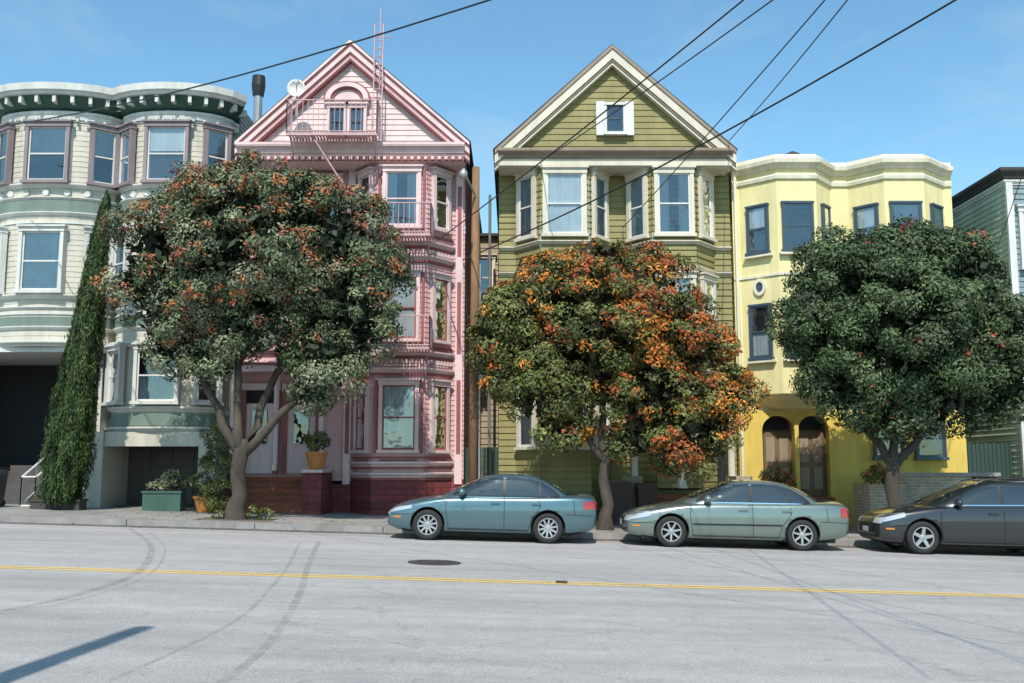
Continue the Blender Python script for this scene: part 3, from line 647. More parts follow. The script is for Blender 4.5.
tree('broadleaf_street_tree',(9.45,25,gz(9.5)+.13),(9.5,25,1.7),[(8.6,25,3.2),(9.7,25.1,3.6),(10.7,24.9,3.1)],t3,G3,[(.25,.05,.03)],.12,520,fl_n=.35,tr=.19,nl=220,cr=.42,core=7000,rlo=.8,rhi=1.04)
tree('broadleaf_street_tree',(-2.3,2.4,gz(-2.3)+.13),(-2.2,2.4,3.2),[(-2.2,2.5,3.8),(-1.8,2.6,3.8)],bb([(-1.45,3.0,4.25,.45),(-2.3,2.4,4.3,.6)]),G3,[(.25,.05,.03)],.1,40,tr=.09,core=600)
# cypress: flame-shaped column of upright sprays
e=empty('cypress_tree'); mb=MB(); mb.tube([(-11.95,27,.3),(-11.8,27,3),(-11.45,27,8)],[.12,.09,.03],8); mb.obj('trunk','bark',e)
n=46000; t=NR.random(n)**1.15; th=NR.uniform(0,2*math.pi,n)
rp=.66*np.clip(1-t,0,1)**.62*np.minimum(1,.62+t*3.0)
lump=1+.10*np.sin(3*th+11*t)+.09*np.sin(7*th-23*t+1.3)+.07*np.sin(13*th+47*t)
rr=rp*lump*(1-.30*NR.random(n)**1.6)+.03*NR.normal(size=n)
P=np.stack([-12.08+.80*t+rr*np.cos(th),27+rr*np.sin(th),.75+8.35*t+.06*NR.normal(size=n)],1)
NN=np.stack([np.cos(th),np.sin(th),np.full(n,.12)],1)+NR.normal(size=(n,3))*.42
tone=(.75+.35*np.sin(5*th+31*t)*np.sin(3*th-17*t))[:,None]
C=np.array([(.045,.082,.018),(.03,.06,.014),(.062,.10,.024)])[NR.integers(3,size=n)]*tone*NR.uniform(.6,1.4,(n,1))
leaf_mesh('foliage',P,NN,.16,.03,C,e,(0,0,1))
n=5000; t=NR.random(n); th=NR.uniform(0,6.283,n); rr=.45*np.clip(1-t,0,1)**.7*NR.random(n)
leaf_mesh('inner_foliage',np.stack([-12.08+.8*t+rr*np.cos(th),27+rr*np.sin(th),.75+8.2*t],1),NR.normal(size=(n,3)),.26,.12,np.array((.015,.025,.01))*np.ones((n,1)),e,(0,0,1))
def plant(name,blobs,nc,greens,flower,fp,cr=.14,nl=60,leaf=(.08,.03),pot=None):
    e=empty(name)
    A,B=crown(blobs,nc,nl,cr,greens,flower,fp,1.5,.4,120); leaf_mesh('leaves',A[0],A[1],leaf[0],leaf[1],A[2],e); leaf_mesh('inner_leaves',B[0],B[1],.1,.05,B[2],e)
    if pot: pot(e)
    return e
def potA(x,y,z,r,h,mat):
    def f(e): mb=MB(); mb.lathe((x,y,z),[(r*.65,0),(r*.9,h*.6),(r,h*.85),(r*1.12,h*.86),(r*1.12,h),(r*.95,h),(r*.9,h*.8)],20); mb.obj('pot',mat,e,False)
    return f
def potB(x0,x1,y0,y1,z0,z1,mat):
    def f(e):
        mb=MB(); mb.box(x0,x1,y0,y1,z0,z1-.06); mb.box(x0-.03,x1+.03,y0-.03,y1+.03,z1-.06,z1); mb.obj('planter_box',mat,e)
    return f
plant('potted_plant',bb([(-5.6,28.7,2.25,.3)]),22,G2,[(.4,.1,.05)],.1,pot=potA(-5.6,28.7,1.54,.3,.5,'terra'))
plant('potted_plant',bb([(-8.6,27.9,1.1,.3),(-8.3,27.9,.9,.2)]),30,G2,[(.6,.5,.4)],.3,pot=potA(-8.5,27.9,.36,.3,.45,'terra'))
plant('planter_with_shrub',bb([(-9.4,28.0,1.15,.28),(-9.9,28.0,1.05,.22)]),34,G1,[(.5,.4,.35)],.2,pot=potB(-10.2,-9.15,27.8,28.25,.3,.95,'h1dgreen'))
plant('ivy_shrub',bb([(-8.0,27.3,1.6,.35),(-8.05,27.3,2.4,.3),(-7.95,27.3,.9,.35)]),70,G2,[(.5,.3,.05)],.1,cr=.2,nl=90)
plant('hedge',bb([(-12.1,27.3,.95,.4),(-12.7,27.3,.8,.25)]),60,G3,[(.1,.1,.1)],.0,cr=.17,nl=90,pot=potB(-12.9,-11.6,27.0,27.5,.3,.75,'roof'))
plant('flower_planter',bb([(7.25,27.8,1.25,.3),(7.55,27.8,1.2,.22)]),40,G2,[(.6,.03,.03),(.55,.05,.06)],.9,pot=potB(7.0,7.75,27.5,28.3,-.1,1.0,'bricktan'))
plant('flower_planter',bb([(9.85,27.3,1.35,.3),(10.2,27.3,1.3,.22)]),40,G2,[(.6,.03,.03),(.6,.08,.04)],.7,pot=potB(9.55,10.45,26.9,28.1,-.2,1.15,'bricktan'))
plant('groundcover',bb([(-6.6,25.0,.34,.3),(-7.2,24.9,.34,.22),(-6.2,25.2,.32,.2)]),26,G2,[(.5,.4,.1)],.1,cr=.11)
mb=MB(); mb.gbox(-7.7,-5.9,24.3,25.7,.10,.136); mb.obj('tree_bed','ground')
n=1500; X=NR.choice([-6.5,2.5,9.5],n)+NR.normal(size=n)*2.6; Y=np.where(NR.random(n)<.45,23.45-np.abs(NR.normal(size=n))*.25,NR.uniform(23.8,27.5,n))
Z=gz(X)+np.where(Y>23.6,.143,.012); P=np.stack([X,Y,Z],1); NN=NR.normal(size=(n,3))*.2+np.array([0,0,1.]); CC=np.array([(.20,.10,.04),(.10,.08,.03),(.28,.12,.04)])[NR.integers(3,size=n)]
le=empty('fallen_leaves'); leaf_mesh('leaf_litter',P,NN,.07,.035,CC,le)
# ================================================================== street furniture
up=empty('utility_pole'); mb=MB(); mb.tube([(-1.02,26.3,-.2),(-1.0,26.3,5),(-.98,26.3,9.7)],[.14,.125,.10],12); mb.obj('pole','wood',up,True)
mb=MB(); mb.tube([(-1.0,26.15,8.9),(-1.2,25.6,9.2),(-1.25,25.0,9.25)],.03,8); mb.tube([(-.86,26.2,0),(-.85,26.2,7)],.025,8); mb.obj('bracket_arm','metal',up)
mb=MB(); mb.lathe((-1.25,24.9,9.1),[(.02,-.13),(.08,-.12),(.11,-.02),(.1,.05),(.05,.11),(.02,.12)],14); mb.obj('lamp_head','metal',up,True)
up2=empty('utility_pole'); mb=MB(); mb.tube([(-4.0,2.3,-.1),(-4.0,2.3,5),(-4.0,2.3,8.9)],[.17,.14,.10],12); mb.obj('pole','wood',up2,True)
wi=empty('overhead_wires'); mb=MB()
def wire(a,b,sag,r=.012,ext=1.5):
    a=Vector(a); b=Vector(b); b2=a+(b-a)*ext; pts=[]
    for i in range(25):
        t=i/24; p=a.lerp(b2,t); p.z-=sag*math.sin(t*math.pi); pts.append(p)
    mb.tube(pts,[r*(1.45-.75*i/24) for i in range(25)],6)
wire((-2.2,29.0,8.3),(2.83,12,7.5),.12); wire((.85,29.0,10.7),(3.21,12,7.5),.1,.010); wire((3.4,29.9,8.9),(3.91,12,7.5),.1,.010)
wire((6.5,28.8,11.3),(4.2,12,7.5),.1,.010); wire((-1.5,29.9,7.9),(5.0,12,7.5),.45,.014); wire((-14.4,27,11.1),(-1.35,12,7.48),.4,.012)
wire((14.5,30,7.3),(10.6,20,7.8),.1,.01)
mb.obj('wires','black',wi)
def bin_(name,x,y,w,d,h,mat):
    e=empty(name); z=gz(x)+.135; mb=MB()
    mb.hexa([(x-w*.4,y-d*.4,z+.05),(x+w*.4,y-d*.4,z+.05),(x+w*.4,y+d*.4,z+.05),(x-w*.4,y+d*.4,z+.05),(x-w/2,y-d/2,z+h),(x+w/2,y-d/2,z+h),(x+w/2,y+d/2,z+h),(x-w/2,y+d/2,z+h)])
    mb.hexa([(x-w*.54,y-d*.55,z+h),(x+w*.54,y-d*.55,z+h),(x+w*.54,y+d*.55,z+h),(x-w*.54,y+d*.55,z+h),(x-w*.45,y-d*.4,z+h+.1),(x+w*.45,y-d*.4,z+h+.1),(x+w*.45,y+d*.5,z+h+.14),(x-w*.45,y+d*.5,z+h+.14)])
    mb.obj('bin_body',mat,e); mb=MB()
    for s in (-1,1): mb.lathe((x+s*w*.3,y+d*.42-.03,z+.1),[(.1,0),(.1,.06)],12,'y')
    mb.obj('wheels','black',e)
bin_('wheelie_bin',-14.1,27.3,.5,.6,.85,'plasticb'); bin_('wheelie_bin',2.95,27.6,.6,.65,1.05,'plasticbr'); bin_('wheelie_bin',3.0+.7,27.7,.55,.6,1.0,'plasticbr')
# ================================================================== CARS
def carpaint(name,col,metal=.6):
    m,nt,b=newmat(name); b.inputs['Base Color'].default_value=(*col,1); b.inputs['Metallic'].default_value=metal; b.inputs['Roughness'].default_value=.32
    b.inputs['Coat Weight'].default_value=1; b.inputs['Coat Roughness'].default_value=.03
    N=nt.nodes; L=nt.links; tc=N.new('ShaderNodeTexCoord'); n=N.new('ShaderNodeTexNoise'); n.inputs['Scale'].default_value=4; n.inputs['Detail'].default_value=6
    L.new(tc.outputs['Object'],n.inputs['Vector']); r=N.new('ShaderNodeMapRange'); r.inputs[3].default_value=.22; r.inputs[4].default_value=.38; L.new(n.outputs[0],r.inputs[0]); L.new(r.outputs[0],b.inputs['Roughness'])
    return m
def simple(name,col,rough,metal=0,spec=.5,coat=0):
    m,nt,b=newmat(name); b.inputs['Base Color'].default_value=(*col,1); b.inputs['Roughness'].default_value=rough; b.inputs['Metallic'].default_value=metal; b.inputs['Specular IOR Level'].default_value=spec; b.inputs['Coat Weight'].default_value=coat
    return m
M['cglass']=simple('car_glass',(.018,.024,.026),.03,0,.9,1); M['tyre']=simple('tyre_rubber',(.02,.02,.02),.85); M['alloy']=simple('alloy_rim',(.38,.39,.40),.4,.5)
M['ctrim']=simple('black_trim',(.015,.015,.016),.5); M['lens']=simple('headlight_lens',(.5,.53,.55),.08,.3,.8,1); M['red']=simple('tail_light_lens',(.35,.015,.012),.12,0,.6,1); M['amber']=simple('amber_lens',(.6,.2,.02),.15,0,.6,1); M['plate']=simple('plate_white',(.7,.7,.72),.5); M['chrome']=simple('chrome',(.8,.8,.82),.15,1)
M['well']=simple('wheel_well',(.008,.008,.008),.9)
def interp(tab,x,j):
    for i in range(len(tab)-1):
        if x<=tab[i+1][0] or i==len(tab)-2:
            t=(x-tab[i][0])/(tab[i+1][0]-tab[i][0]); t=min(max(t,0),1); return tab[i][j]*(1-t)+tab[i+1][j]*t
def car(name,X0,Yc,st,rings,axles,wr,pmat,win,doors,belt,roofrail=False,spokes=10,nose=None):
    e=empty(name); L=st[-1][0]
    bm=bmesh.new(); rows=[]
    for (x,zb,zs,zt,hw) in st:
        h=zs-zb
        half=[(0,zb),(.55*hw,zb),(.86*hw,zb+.01),(.955*hw,zb+.07),(.985*hw,zb+.28*h),(1.0*hw,zb+.60*h),(.995*hw,zb+.74*h),(.965*hw,zs-.02),(.90*hw,zs+.015),(.6*hw,zt-.012),(.3*hw,zt),(0,zt+.002)]
        ring=half+[(-y,z) for (y,z) in half[-2:0:-1]]
        rows.append([bm.verts.new((x,y,z)) for y,z in ring])
    n=len(rows[0])
    for a,b in zip(rows[:-1],rows[1:]):
        for k in range(n): bm.faces.new((a[k],a[(k+1)%n],b[(k+1)%n],b[k]))
    bm.faces.new(rows[0]); bm.faces.new(rows[-1][::-1]); bmesh.ops.recalc_face_normals(bm,faces=bm.faces)
    me=bpy.data.meshes.new('body'); bm.to_mesh(me); bm.free(); body=bpy.data.objects.new('body',me); scene.collection.objects.link(body); body.parent=e
    me.materials.append(pmat); me.materials.append(M['well'])
    for p in me.polygons: p.use_smooth=True
    sub=body.modifiers.new('s','SUBSURF'); sub.levels=2; sub.render_levels=2
    dg=bpy.context.evaluated_depsgraph_get(); me2=bpy.data.meshes.new_from_object(body.evaluated_get(dg)); body.modifiers.clear(); body.data=me2
    cb=bmesh.new()
    for ax in axles:
        for s in (-1,1):
            bmesh.ops.create_cone(cb,cap_ends=True,segments=48,radius1=wr+.045,radius2=wr+.045,depth=.55,matrix=Matrix.Translation((ax,s*.85,wr+.01))@Matrix.Rotation(math.pi/2,4,'X'))
    cm=bpy.data.meshes.new('cut'); cb.to_mesh(cm); cb.free(); cm.materials.append(pmat); cm.materials.append(M['well'])
    for p in cm.polygons: p.material_index=1
    cut=bpy.data.objects.new('cut',cm); scene.collection.objects.link(cut)
    bo=body.modifiers.new('b','BOOLEAN'); bo.operation='DIFFERENCE'; bo.object=cut; bo.solver='EXACT'
    dg=bpy.context.evaluated_depsgraph_get(); dg.update(); me3=bpy.data.meshes.new_from_object(body.evaluated_get(dg)); body.modifiers.clear(); body.data=me3
    for p in me3.polygons: p.use_smooth=(p.material_index==0)
    bpy.data.objects.remove(cut)
    cbm=MB(); nr=64; fine=[]
    for i in range(len(rings)-1):
        for k in range(4):
            t=k/4; fine.append([rings[i][j]*(1-t)+rings[i+1][j]*t for j in range(4)])
    fine.append(list(rings[-1]))
    for _ in range(2):
        g=[fine[0]]+[[(fine[i-1][j]+2*fine[i][j]+fine[i+1][j])/4 for j in range(4)] for i in range(1,len(fine)-1)]+[fine[-1]]; fine=g
    for (z,xf,xr,b) in fine:
        xc=(xf+xr)/2; a=(xr-xf)/2
        for k in range(nr):
            t=2*math.pi*k/nr; c=math.cos(t); s=math.sin(t); pw=2/4.2
            cbm.v.append((xc+a*math.copysign(abs(c)**pw,c),b*math.copysign(abs(s)**pw,s),z))
    for i in range(len(fine)-1):
        for k in range(nr): q=i*nr+k; w=i*nr+(k+1)%nr; cbm.f.append((q,w,w+nr,q+nr))
    cbm.f.append(tuple((len(fine)-1)*nr+k for k in range(nr)))
    cab=cbm.obj('cabin',pmat,e,True)
    bv=BVHTree.FromPolygons([v.co.copy() for v in body.data.vertices],[tuple(p.vertices) for p in body.data.polygons])
    cv=BVHTree.FromPolygons([v.co.copy() for v in cab.data.vertices],[tuple(p.vertices) for p in cab.data.polygons])
    def hit(o,d):
        best=None
        for T in (bv,cv):
            h=T.ray_cast(Vector(o),Vector(d))
            if h[0] is not None and (best is None or h[3]<best[1]): best=(h[0],h[3],h[1])
        return best[0] if best else None
    def side(x,z,s,off=.004):
        h=hit((x,s*2,z),(0,-s,0)); return (x,h.y+s*off,z) if h else None
    def front(y,z,off=.005,rear=False):
        h=hit((L+2,y,z),(-1,0,0)) if rear else hit((-2,y,z),(1,0,0)); return (h.x+(off if rear else -off),y,z) if h else None
    def patch(g,lo,hi,x0,x1,s,nx=20,nz=6,off=.005):
        G=[]
        for i in range(nx+1):
            x=x0+(x1-x0)*i/nx; a=lo(x); b=hi(x); G.append([side(x,a+(b-a)*j/nz,s,off) for j in range(nz+1)])
        for i in range(nx):
            for j in range(nz):
                q=[G[i][j],G[i+1][j],G[i+1][j+1],G[i][j+1]]
                if all(q): g.poly(q)
    def fpatch(g,y0,y1,lo,hi,ny=12,nz=4,off=.006,rear=False):
        G=[]
        for i in range(ny+1):
            y=y0+(y1-y0)*i/ny; a=lo(y); b=hi(y); G.append([front(y,a+(b-a)*j/nz,off,rear) for j in range(nz+1)])
        for i in range(ny):
            for j in range(nz):
                q=[G[i][j],G[i+1][j],G[i+1][j+1],G[i][j+1]]
                if all(q) and max(p[0] for p in q)-min(p[0] for p in q)<.35: g.poly(q)
    def line(g,pts,s,w=.012,off=.003):
        for (a,b) in zip(pts[:-1],pts[1:]):
            n=max(2,int(math.dist(a,b)/.06)); dx,dz=b[0]-a[0],b[1]-a[1]; l=math.hypot(dx,dz); px,pz=-dz/l*w/2,dx/l*w/2; last=None
            for i in range(n+1):
                x=a[0]+dx*i/n; z=a[1]+dz*i/n; q=(side(x-px,z-pz,s,off),side(x+px,z+pz,s,off))
                if last and all(q) and all(last): g.poly([last[0],q[0],q[1],last[1]])
                last=q
    tab=lambda T:(lambda x:interp(T,x,1))
    gl=MB(); tr=MB(); ln=MB(); ch=MB()
    for s in (-1,1):
        lo,hi,x0,x1=win['lo'],win['hi'],win['x0'],win['x1']
        patch(tr,lambda x:tab(lo)(x)-.015,lambda x:max(tab(lo)(x),tab(hi)(x)+.015),x0-.02,x1+.02,s,40,6,.003)
        for a,b in win['panes']: patch(gl,tab(lo),tab(hi),a,b,s,16,6,.007)
        for D in doors: line(ln,D,s)
        line(tr,[(axles[0]+wr+.1,.24),(axles[1]-wr-.1,.24)],s,.07,.004)
        line(ch if win.get('chrome') else tr,[(x0,tab(lo)(x0)-.012),(x1,tab(lo)(x1)-.012)],s,.018,.008)
        if win.get('mould'): line(tr if win['mould']==1 else ch,[(axles[0]+wr+.12,.5),(axles[1]-wr-.12,.52)],s,.035,.01)
    zt0=win['ws'][0]; zt1=win['ws'][1]
    def bw(z,k): return interp([(r[0],r[3]) for r in rings],z,1)*k
    def endglass(rear):
        G=[]
        for i in range(11):
            z=zt0+(zt1-zt0)*i/10; hb=bw(z,.80); G.append([front(-hb+2*hb*j/14,z,.006,rear) for j in range(15)])
        for i in range(10):
            for j in range(14):
                q=[G[i][j],G[i][j+1],G[i+1][j+1],G[i+1][j]]
                if all(q): gl.poly(q)
    endglass(False); endglass(True)
    gl.obj('windows','cglass',e,True); 
    hl=MB(); tl=MB(); pl=MB(); am=MB()
    for s in (-1,1):
        h=nose['hl']; patch(hl,tab(h['lo']),tab(h['hi']),h['x0'],h['x1'],s,12,4,.008)
        a,b=sorted((s*h['y0'],s*h['y1'])); fpatch(hl,a,b,lambda y:h['z0'],lambda y:h['z1'],8,4,.008)
        t=nose['tl']; patch(tl,lambda x:t['z0'],lambda x:t['z1'],L-t['d'],L-.06,s,10,4,.008); a,b=sorted((s*t['y0'],s*t['y1'])); fpatch(tl,a,b,lambda y:t['z0'],lambda y:t['z1'],8,4,.008,True)
        patch(am,lambda x:nose['am'],lambda x:nose['am']+.035,.16,.32,s,4,1,.008)
        line(ln,[(.03,nose['am']+.07),(axles[0]-wr-.05,nose['am']+.09)],s); line(ln,[(axles[1]+wr+.05,.62),(L-.05,.6)],s)
    gr=nose['gr']; fpatch(tr,-gr[0],gr[0],lambda y:gr[1],lambda y:gr[2],12,3,.01); fpatch(tr,-.6,.6,lambda y:.27,lambda y:.38,12,2,.008)
    fpatch(pl,-.18,.18,lambda y:.42,lambda y:.53,4,2,.016); fpatch(pl,-.18,.18,lambda y:.7,lambda y:.82,4,2,.012,True)
    hl.obj('headlights','lens',e,True); tl.obj('tail_lights','red',e,True); pl.obj('number_plates','plate',e); am.obj('side_markers','amber',e)
    tr.obj('black_trim','ctrim',e,True); ln.obj('panel_gaps','well',e)
    if ch.v: ch.obj('chrome_strip','chrome',e)
    mm=MB(); hm=MB()
    for s in (-1,1):
        x=win['mx']; q=side(x,belt+.03,s,0)
        if q:
            y=q[1]; mm.lathe((x,y+s*.13,belt+.08),[(.01,-.1),(.06,-.085),(.085,-.02),(.085,.04),(.06,.075),(.01,.08)],12,'y'); mm.box(x-.03,x+.05,min(y,y+s*.08),max(y,y+s*.08),belt+.02,belt+.05)
        for hx in win['handles']:
            q=side(hx,belt-.13,s,0)
            if q: hm.box(hx-.1,hx+.1,min(q[1],q[1]+s*.035)-.005,max(q[1],q[1]+s*.035)+.005,belt-.15,belt-.115)
    mm.obj('mirrors',pmat,e,True); hm.obj('door_handles',pmat,e)
    if roofrail:
        rm=MB()
        for s in (-1,1):
            pts=[]
            for i in range(13):
                x=roofrail[0]+(roofrail[1]-roofrail[0])*i/12; h=hit((x,s*.52,3),(0,0,-1)); 
                if h: pts.append((x,s*.52,h.z+(.015 if i in(0,12) else .06)))
            rm.tube(pts,.018,6)
        for x in (roofrail[0]+.45,roofrail[1]-.5):
            h=hit((x,0,3),(0,0,-1)); rm.box(x-.03,x+.03,-.55,.55,h.z+.05,h.z+.08)
        rm.obj('roof_rails','ctrim',e)
    ty=MB(); rm=MB(); dk=MB(); W=.21; ri=.60; ro=.66
    for ax in axles:
        for s in (-1,1):
            hwx=interp([(r[0],r[4]) for r in st],ax,1); yo=s*(hwx-.035); yc=yo-s*W/2; c=(ax,yc,wr)
            ty.lathe(c,[(wr*.62,-W/2+.03),(wr*.66,-W/2+.01),(wr*.9,-W/2),(wr*.975,-W/2+.03),(wr,-W/2+.06),(wr,W/2-.06),(wr*.975,W/2-.03),(wr*.9,W/2),(wr*.66,W/2-.01),(wr*.62,W/2-.03)],40,'y',False)
            f=yo-s*.012
            def P(r,t,y): return (ax+r*math.cos(t),y,wr+r*math.sin(t))
            for k in range(36):
                a=2*math.pi*k/36; b=2*math.pi*(k+1)/36
                rm.hexa([P(wr*ri,a,f),P(wr*ro,a,f),P(wr*ro,a,f-s*.05),P(wr*ri,a,f-s*.05),P(wr*ri,b,f),P(wr*ro,b,f),P(wr*ro,b,f-s*.05),P(wr*ri,b,f-s*.05)])
            for k in range(spokes):
                t=2*math.pi*k/spokes+.2; w0,w1=(.024,.034) if spokes>6 else (.04,.06)
                ux,uz=math.cos(t),math.sin(t); vx,vz=-uz,ux
                def Q(r,w,y): return (ax+ux*r+vx*w,y,wr+uz*r+vz*w)
                r0,r1=.03,wr*(ri+.02)
                rm.hexa([Q(r0,-w0,f-s*.02),Q(r1,-w1/2,f-s*.006),Q(r1,w1/2,f-s*.006),Q(r0,w0,f-s*.02),Q(r0,-w0,f-s*.06),Q(r1,-w1/2,f-s*.05),Q(r1,w1/2,f-s*.05),Q(r0,w0,f-s*.06)])
            rm.lathe((ax,f-s*.02,wr),[(.06,-.03),(.06,.0),(.045,.012),(.01,.015)] if s>0 else [(.06,.03),(.06,0),(.045,-.012),(.01,-.015)],16,'y')
            dk.lathe((ax,f-s*.09,wr),[(wr*.66,-.01),(wr*.66,.01)],24,'y')
    ty.obj('tyres','tyre',e,True); rm.obj('wheel_rims','alloy',e); dk.obj('dark_wheel_backing','well',e)  # black discs behind the spokes paint in the shade inside the wheels
    un=MB(); un.box(.35,L-.35,-.72,.72,.17,.34)
    e2=un.obj('underbody','well',e)
    e.location=(X0,Yc,gz(X0)+.004); e.rotation_euler=(0,math.atan(SL),0); return e
st1=[(0,.36,.50,.54,.52),(.03,.28,.56,.62,.62),(.14,.21,.64,.71,.74),(.4,.18,.74,.81,.83),(.88,.17,.84,.91,.87),(1.25,.17,.90,.97,.88),(1.8,.17,.93,.97,.885),(2.5,.17,.94,.97,.885),(3.1,.17,.95,.99,.885),(3.6,.18,.97,1.03,.88),(4.05,.2,.98,1.06,.855),(4.35,.24,.97,1.06,.79),(4.5,.31,.92,1.02,.71),(4.55,.40,.82,.9,.62)]
rg1=[(.88,1.02,4.12,.80),(1.0,1.26,4.0,.79),(1.12,1.5,3.84,.76),(1.23,1.74,3.66,.72),(1.33,1.96,3.46,.68),(1.40,2.14,3.28,.63),(1.44,2.33,3.08,.54),(1.462,2.5,2.88,.38),(1.468,2.6,2.75,.15)]
win1=dict(lo=[(1.3,.975),(3.9,1.0)],hi=[(1.42,.985),(1.62,1.11),(1.85,1.24),(2.1,1.345),(2.4,1.385),(2.8,1.385),(3.1,1.355),(3.35,1.27),(3.6,1.12),(3.72,1.01)],x0=1.44,x1=3.70,panes=[(1.56,2.5),(2.56,3.27),(3.31,3.6)],ws=(1.04,1.38),mx=1.62,handles=(2.35,3.22),chrome=False,mould=0)
d1=[[(1.32,.95),(1.28,.7),(1.35,.25)],[(2.53,.97),(2.54,.25)],[(3.28,.97),(3.3,.75),(3.12,.5),(3.05,.25)],[(1.35,.25),(3.05,.25)],[(4.02,.92),(4.05,.62)],[(1.0,.80),(1.3,.84)]]
ns1=dict(hl=dict(lo=[(0,.55),(.6,.68)],hi=[(0,.60),(.25,.69),(.6,.745)],x0=.1,x1=.55,y0=.38,y1=.66,z0=.53,z1=.62),tl=dict(z0=.74,z1=.90,d=.32,y0=.42,y1=.68),am=.46,gr=(.32,.48,.58))
car('parked_sedan',-2.72,22.45,st1,rg1,(.90,3.48),.325,carpaint('blue_grey_car_paint',(.10,.175,.20)),win1,d1,.96,nose=ns1,spokes=10)
def scx(T,k,idx=(0,)): return [tuple(v*k if i in idx else v for i,v in enumerate(r)) for r in T]
k=4.87/4.55
st2=scx(st1,k); rg2=[(z*1.0,xf*k-.02,xr*k*1.01,b) for z,xf,xr,b in rg1]
win2=dict(win1); win2.update(lo=scx(win1['lo'],k),hi=scx(win1['hi'],k),x0=win1['x0']*k,x1=win1['x1']*k,panes=[(1.7,2.66),(2.72,3.5),(3.55,3.84)],mx=1.75,handles=(2.5,3.45),chrome=True,mould=1)
d2=[[(x*k,z) for x,z in D] for D in d1]
ns2=dict(hl=dict(lo=[(0,.53),(.62,.67)],hi=[(0,.62),(.25,.72),(.62,.76)],x0=.1,x1=.52,y0=.36,y1=.68,z0=.53,z1=.64),tl=dict(z0=.72,z1=.92,d=.25,y0=.4,y1=.68),am=.42,gr=(.34,.50,.62))
car('parked_sedan',2.42,22.45,st2,rg2,(.98,3.78),.33,carpaint('grey_green_car_paint',(.20,.245,.22),.6),win2,d2,.96,nose=ns2,spokes=7)
st3=[(0,.34,.56,.60,.54),(.03,.27,.64,.70,.64),(.12,.22,.74,.80,.76),(.4,.2,.84,.91,.86),(.9,.19,.93,1.0,.90),(1.3,.19,.99,1.05,.91),(1.9,.19,1.01,1.05,.915),(2.6,.19,1.03,1.07,.915),(3.3,.2,1.05,1.08,.91),(3.9,.21,1.06,1.1,.89),(4.3,.24,1.05,1.1,.84),(4.55,.3,.98,1.05,.76),(4.62,.42,.85,.95,.66)]
rg3=[(.95,.98,4.5,.84),(1.07,1.22,4.46,.82),(1.2,1.5,4.4,.79),(1.33,1.78,4.3,.75),(1.45,2.05,4.15,.70),(1.53,2.25,4.0,.65),(1.58,2.45,3.8,.57),(1.605,2.65,3.5,.42),(1.612,2.85,3.3,.2)]
win3=dict(lo=[(1.3,1.055),(4.2,1.13)],hi=[(1.45,1.07),(1.65,1.18),(1.9,1.31),(2.15,1.42),(2.5,1.49),(3.2,1.49),(3.7,1.42),(4.0,1.28),(4.15,1.14)],x0=1.47,x1=4.12,panes=[(1.62,2.6),(2.67,3.5),(3.55,3.98)],ws=(1.12,1.48),mx=1.68,handles=(2.42,3.4),chrome=True)
d3=[[(1.32,1.03),(1.28,.7),(1.35,.27)],[(2.64,1.04),(2.64,.27)],[(3.52,1.05),(3.5,.75),(3.3,.5),(3.2,.27)],[(1.35,.27),(3.2,.27)]]
ns3=dict(hl=dict(lo=[(0,.62),(.62,.80)],hi=[(0,.72),(.3,.83),(.62,.88)],x0=.08,x1=.55,y0=.4,y1=.7,z0=.62,z1=.74),tl=dict(z0=.85,z1=1.0,d=.25,y0=.42,y1=.7),am=.5,gr=(.45,.40,.62))
car('parked_crossover_car',7.85,22.45,st3,rg3,(.92,3.65),.35,carpaint('charcoal_car_paint',(.03,.033,.037),.4),win3,d3,1.03,nose=ns3,spokes=5,roofrail=(2.2,4.0))
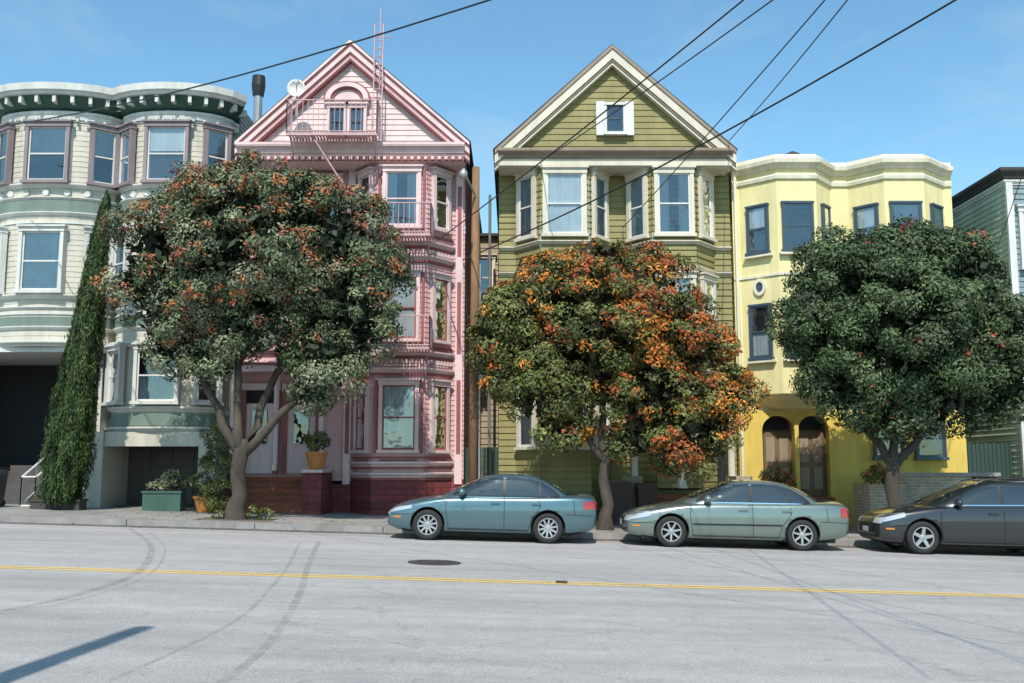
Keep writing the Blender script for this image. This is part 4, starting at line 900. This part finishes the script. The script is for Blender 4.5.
# ================================================================== LIGHT, WORLD, CAMERA
el=math.radians(50); az=math.radians(184)
sd=Vector((math.sin(az)*math.cos(el),math.cos(az)*math.cos(el),math.sin(el)))
ld=bpy.data.lights.new('sun','SUN'); ld.energy=5.0; ld.angle=math.radians(.5); ld.color=(1,.94,.85)
lo=bpy.data.objects.new('sun',ld); scene.collection.objects.link(lo); lo.rotation_euler=(-sd).to_track_quat('-Z','Y').to_euler(); lo.location=(0,-20,40)
w=bpy.data.worlds.new('World'); scene.world=w; w.use_nodes=True; nt=w.node_tree; N=nt.nodes; L=nt.links
sky=N.new('ShaderNodeTexSky'); sky.sky_type='NISHITA'; sky.sun_disc=False; sky.sun_elevation=el; sky.sun_rotation=az; sky.air_density=1.0; sky.dust_density=.45; sky.ozone_density=1.0
bg=N['Background']; bg.inputs[1].default_value=.14
tint=N.new('ShaderNodeVectorMath'); tint.operation='MULTIPLY'; tint.inputs[1].default_value=(1.02,1.45,1.45); L.new(sky.outputs[0],tint.inputs[0])
tc=N.new('ShaderNodeTexCoord'); mp=N.new('ShaderNodeMapping'); mp.inputs['Scale'].default_value=(1.6,1.6,3.4); mp.inputs['Rotation'].default_value=(0,.5,0)
nz=N.new('ShaderNodeTexNoise'); nz.inputs['Scale'].default_value=2.6; nz.inputs['Detail'].default_value=9; nz.inputs['Roughness'].default_value=.6; nz.inputs['Distortion'].default_value=.5
cr_=N.new('ShaderNodeMapRange'); cr_.inputs[1].default_value=.50; cr_.inputs[2].default_value=.82; cr_.inputs[3].default_value=0; cr_.inputs[4].default_value=.45
mx=N.new('ShaderNodeMix'); mx.data_type='RGBA'; mx.inputs[7].default_value=(4.6,5.6,6.0,1)
L.new(tc.outputs['Generated'],mp.inputs[0]); L.new(mp.outputs[0],nz.inputs['Vector']); L.new(nz.outputs[0],cr_.inputs[0]); L.new(cr_.outputs[0],mx.inputs[0]); L.new(tint.outputs[0],mx.inputs[6]); L.new(mx.outputs[2],bg.inputs[0])
cd=bpy.data.cameras.new('camera'); cam=bpy.data.objects.new('camera',cd); scene.collection.objects.link(cam); scene.camera=cam
cd.sensor_width=36; cd.lens=35; cd.clip_end=2000; cam.location=(0,0,1.6); cam.rotation_euler=(math.radians(90+7.2),0,0)
scene.view_settings.view_transform='Standard'; scene.view_settings.look='None'; scene.view_settings.exposure=0
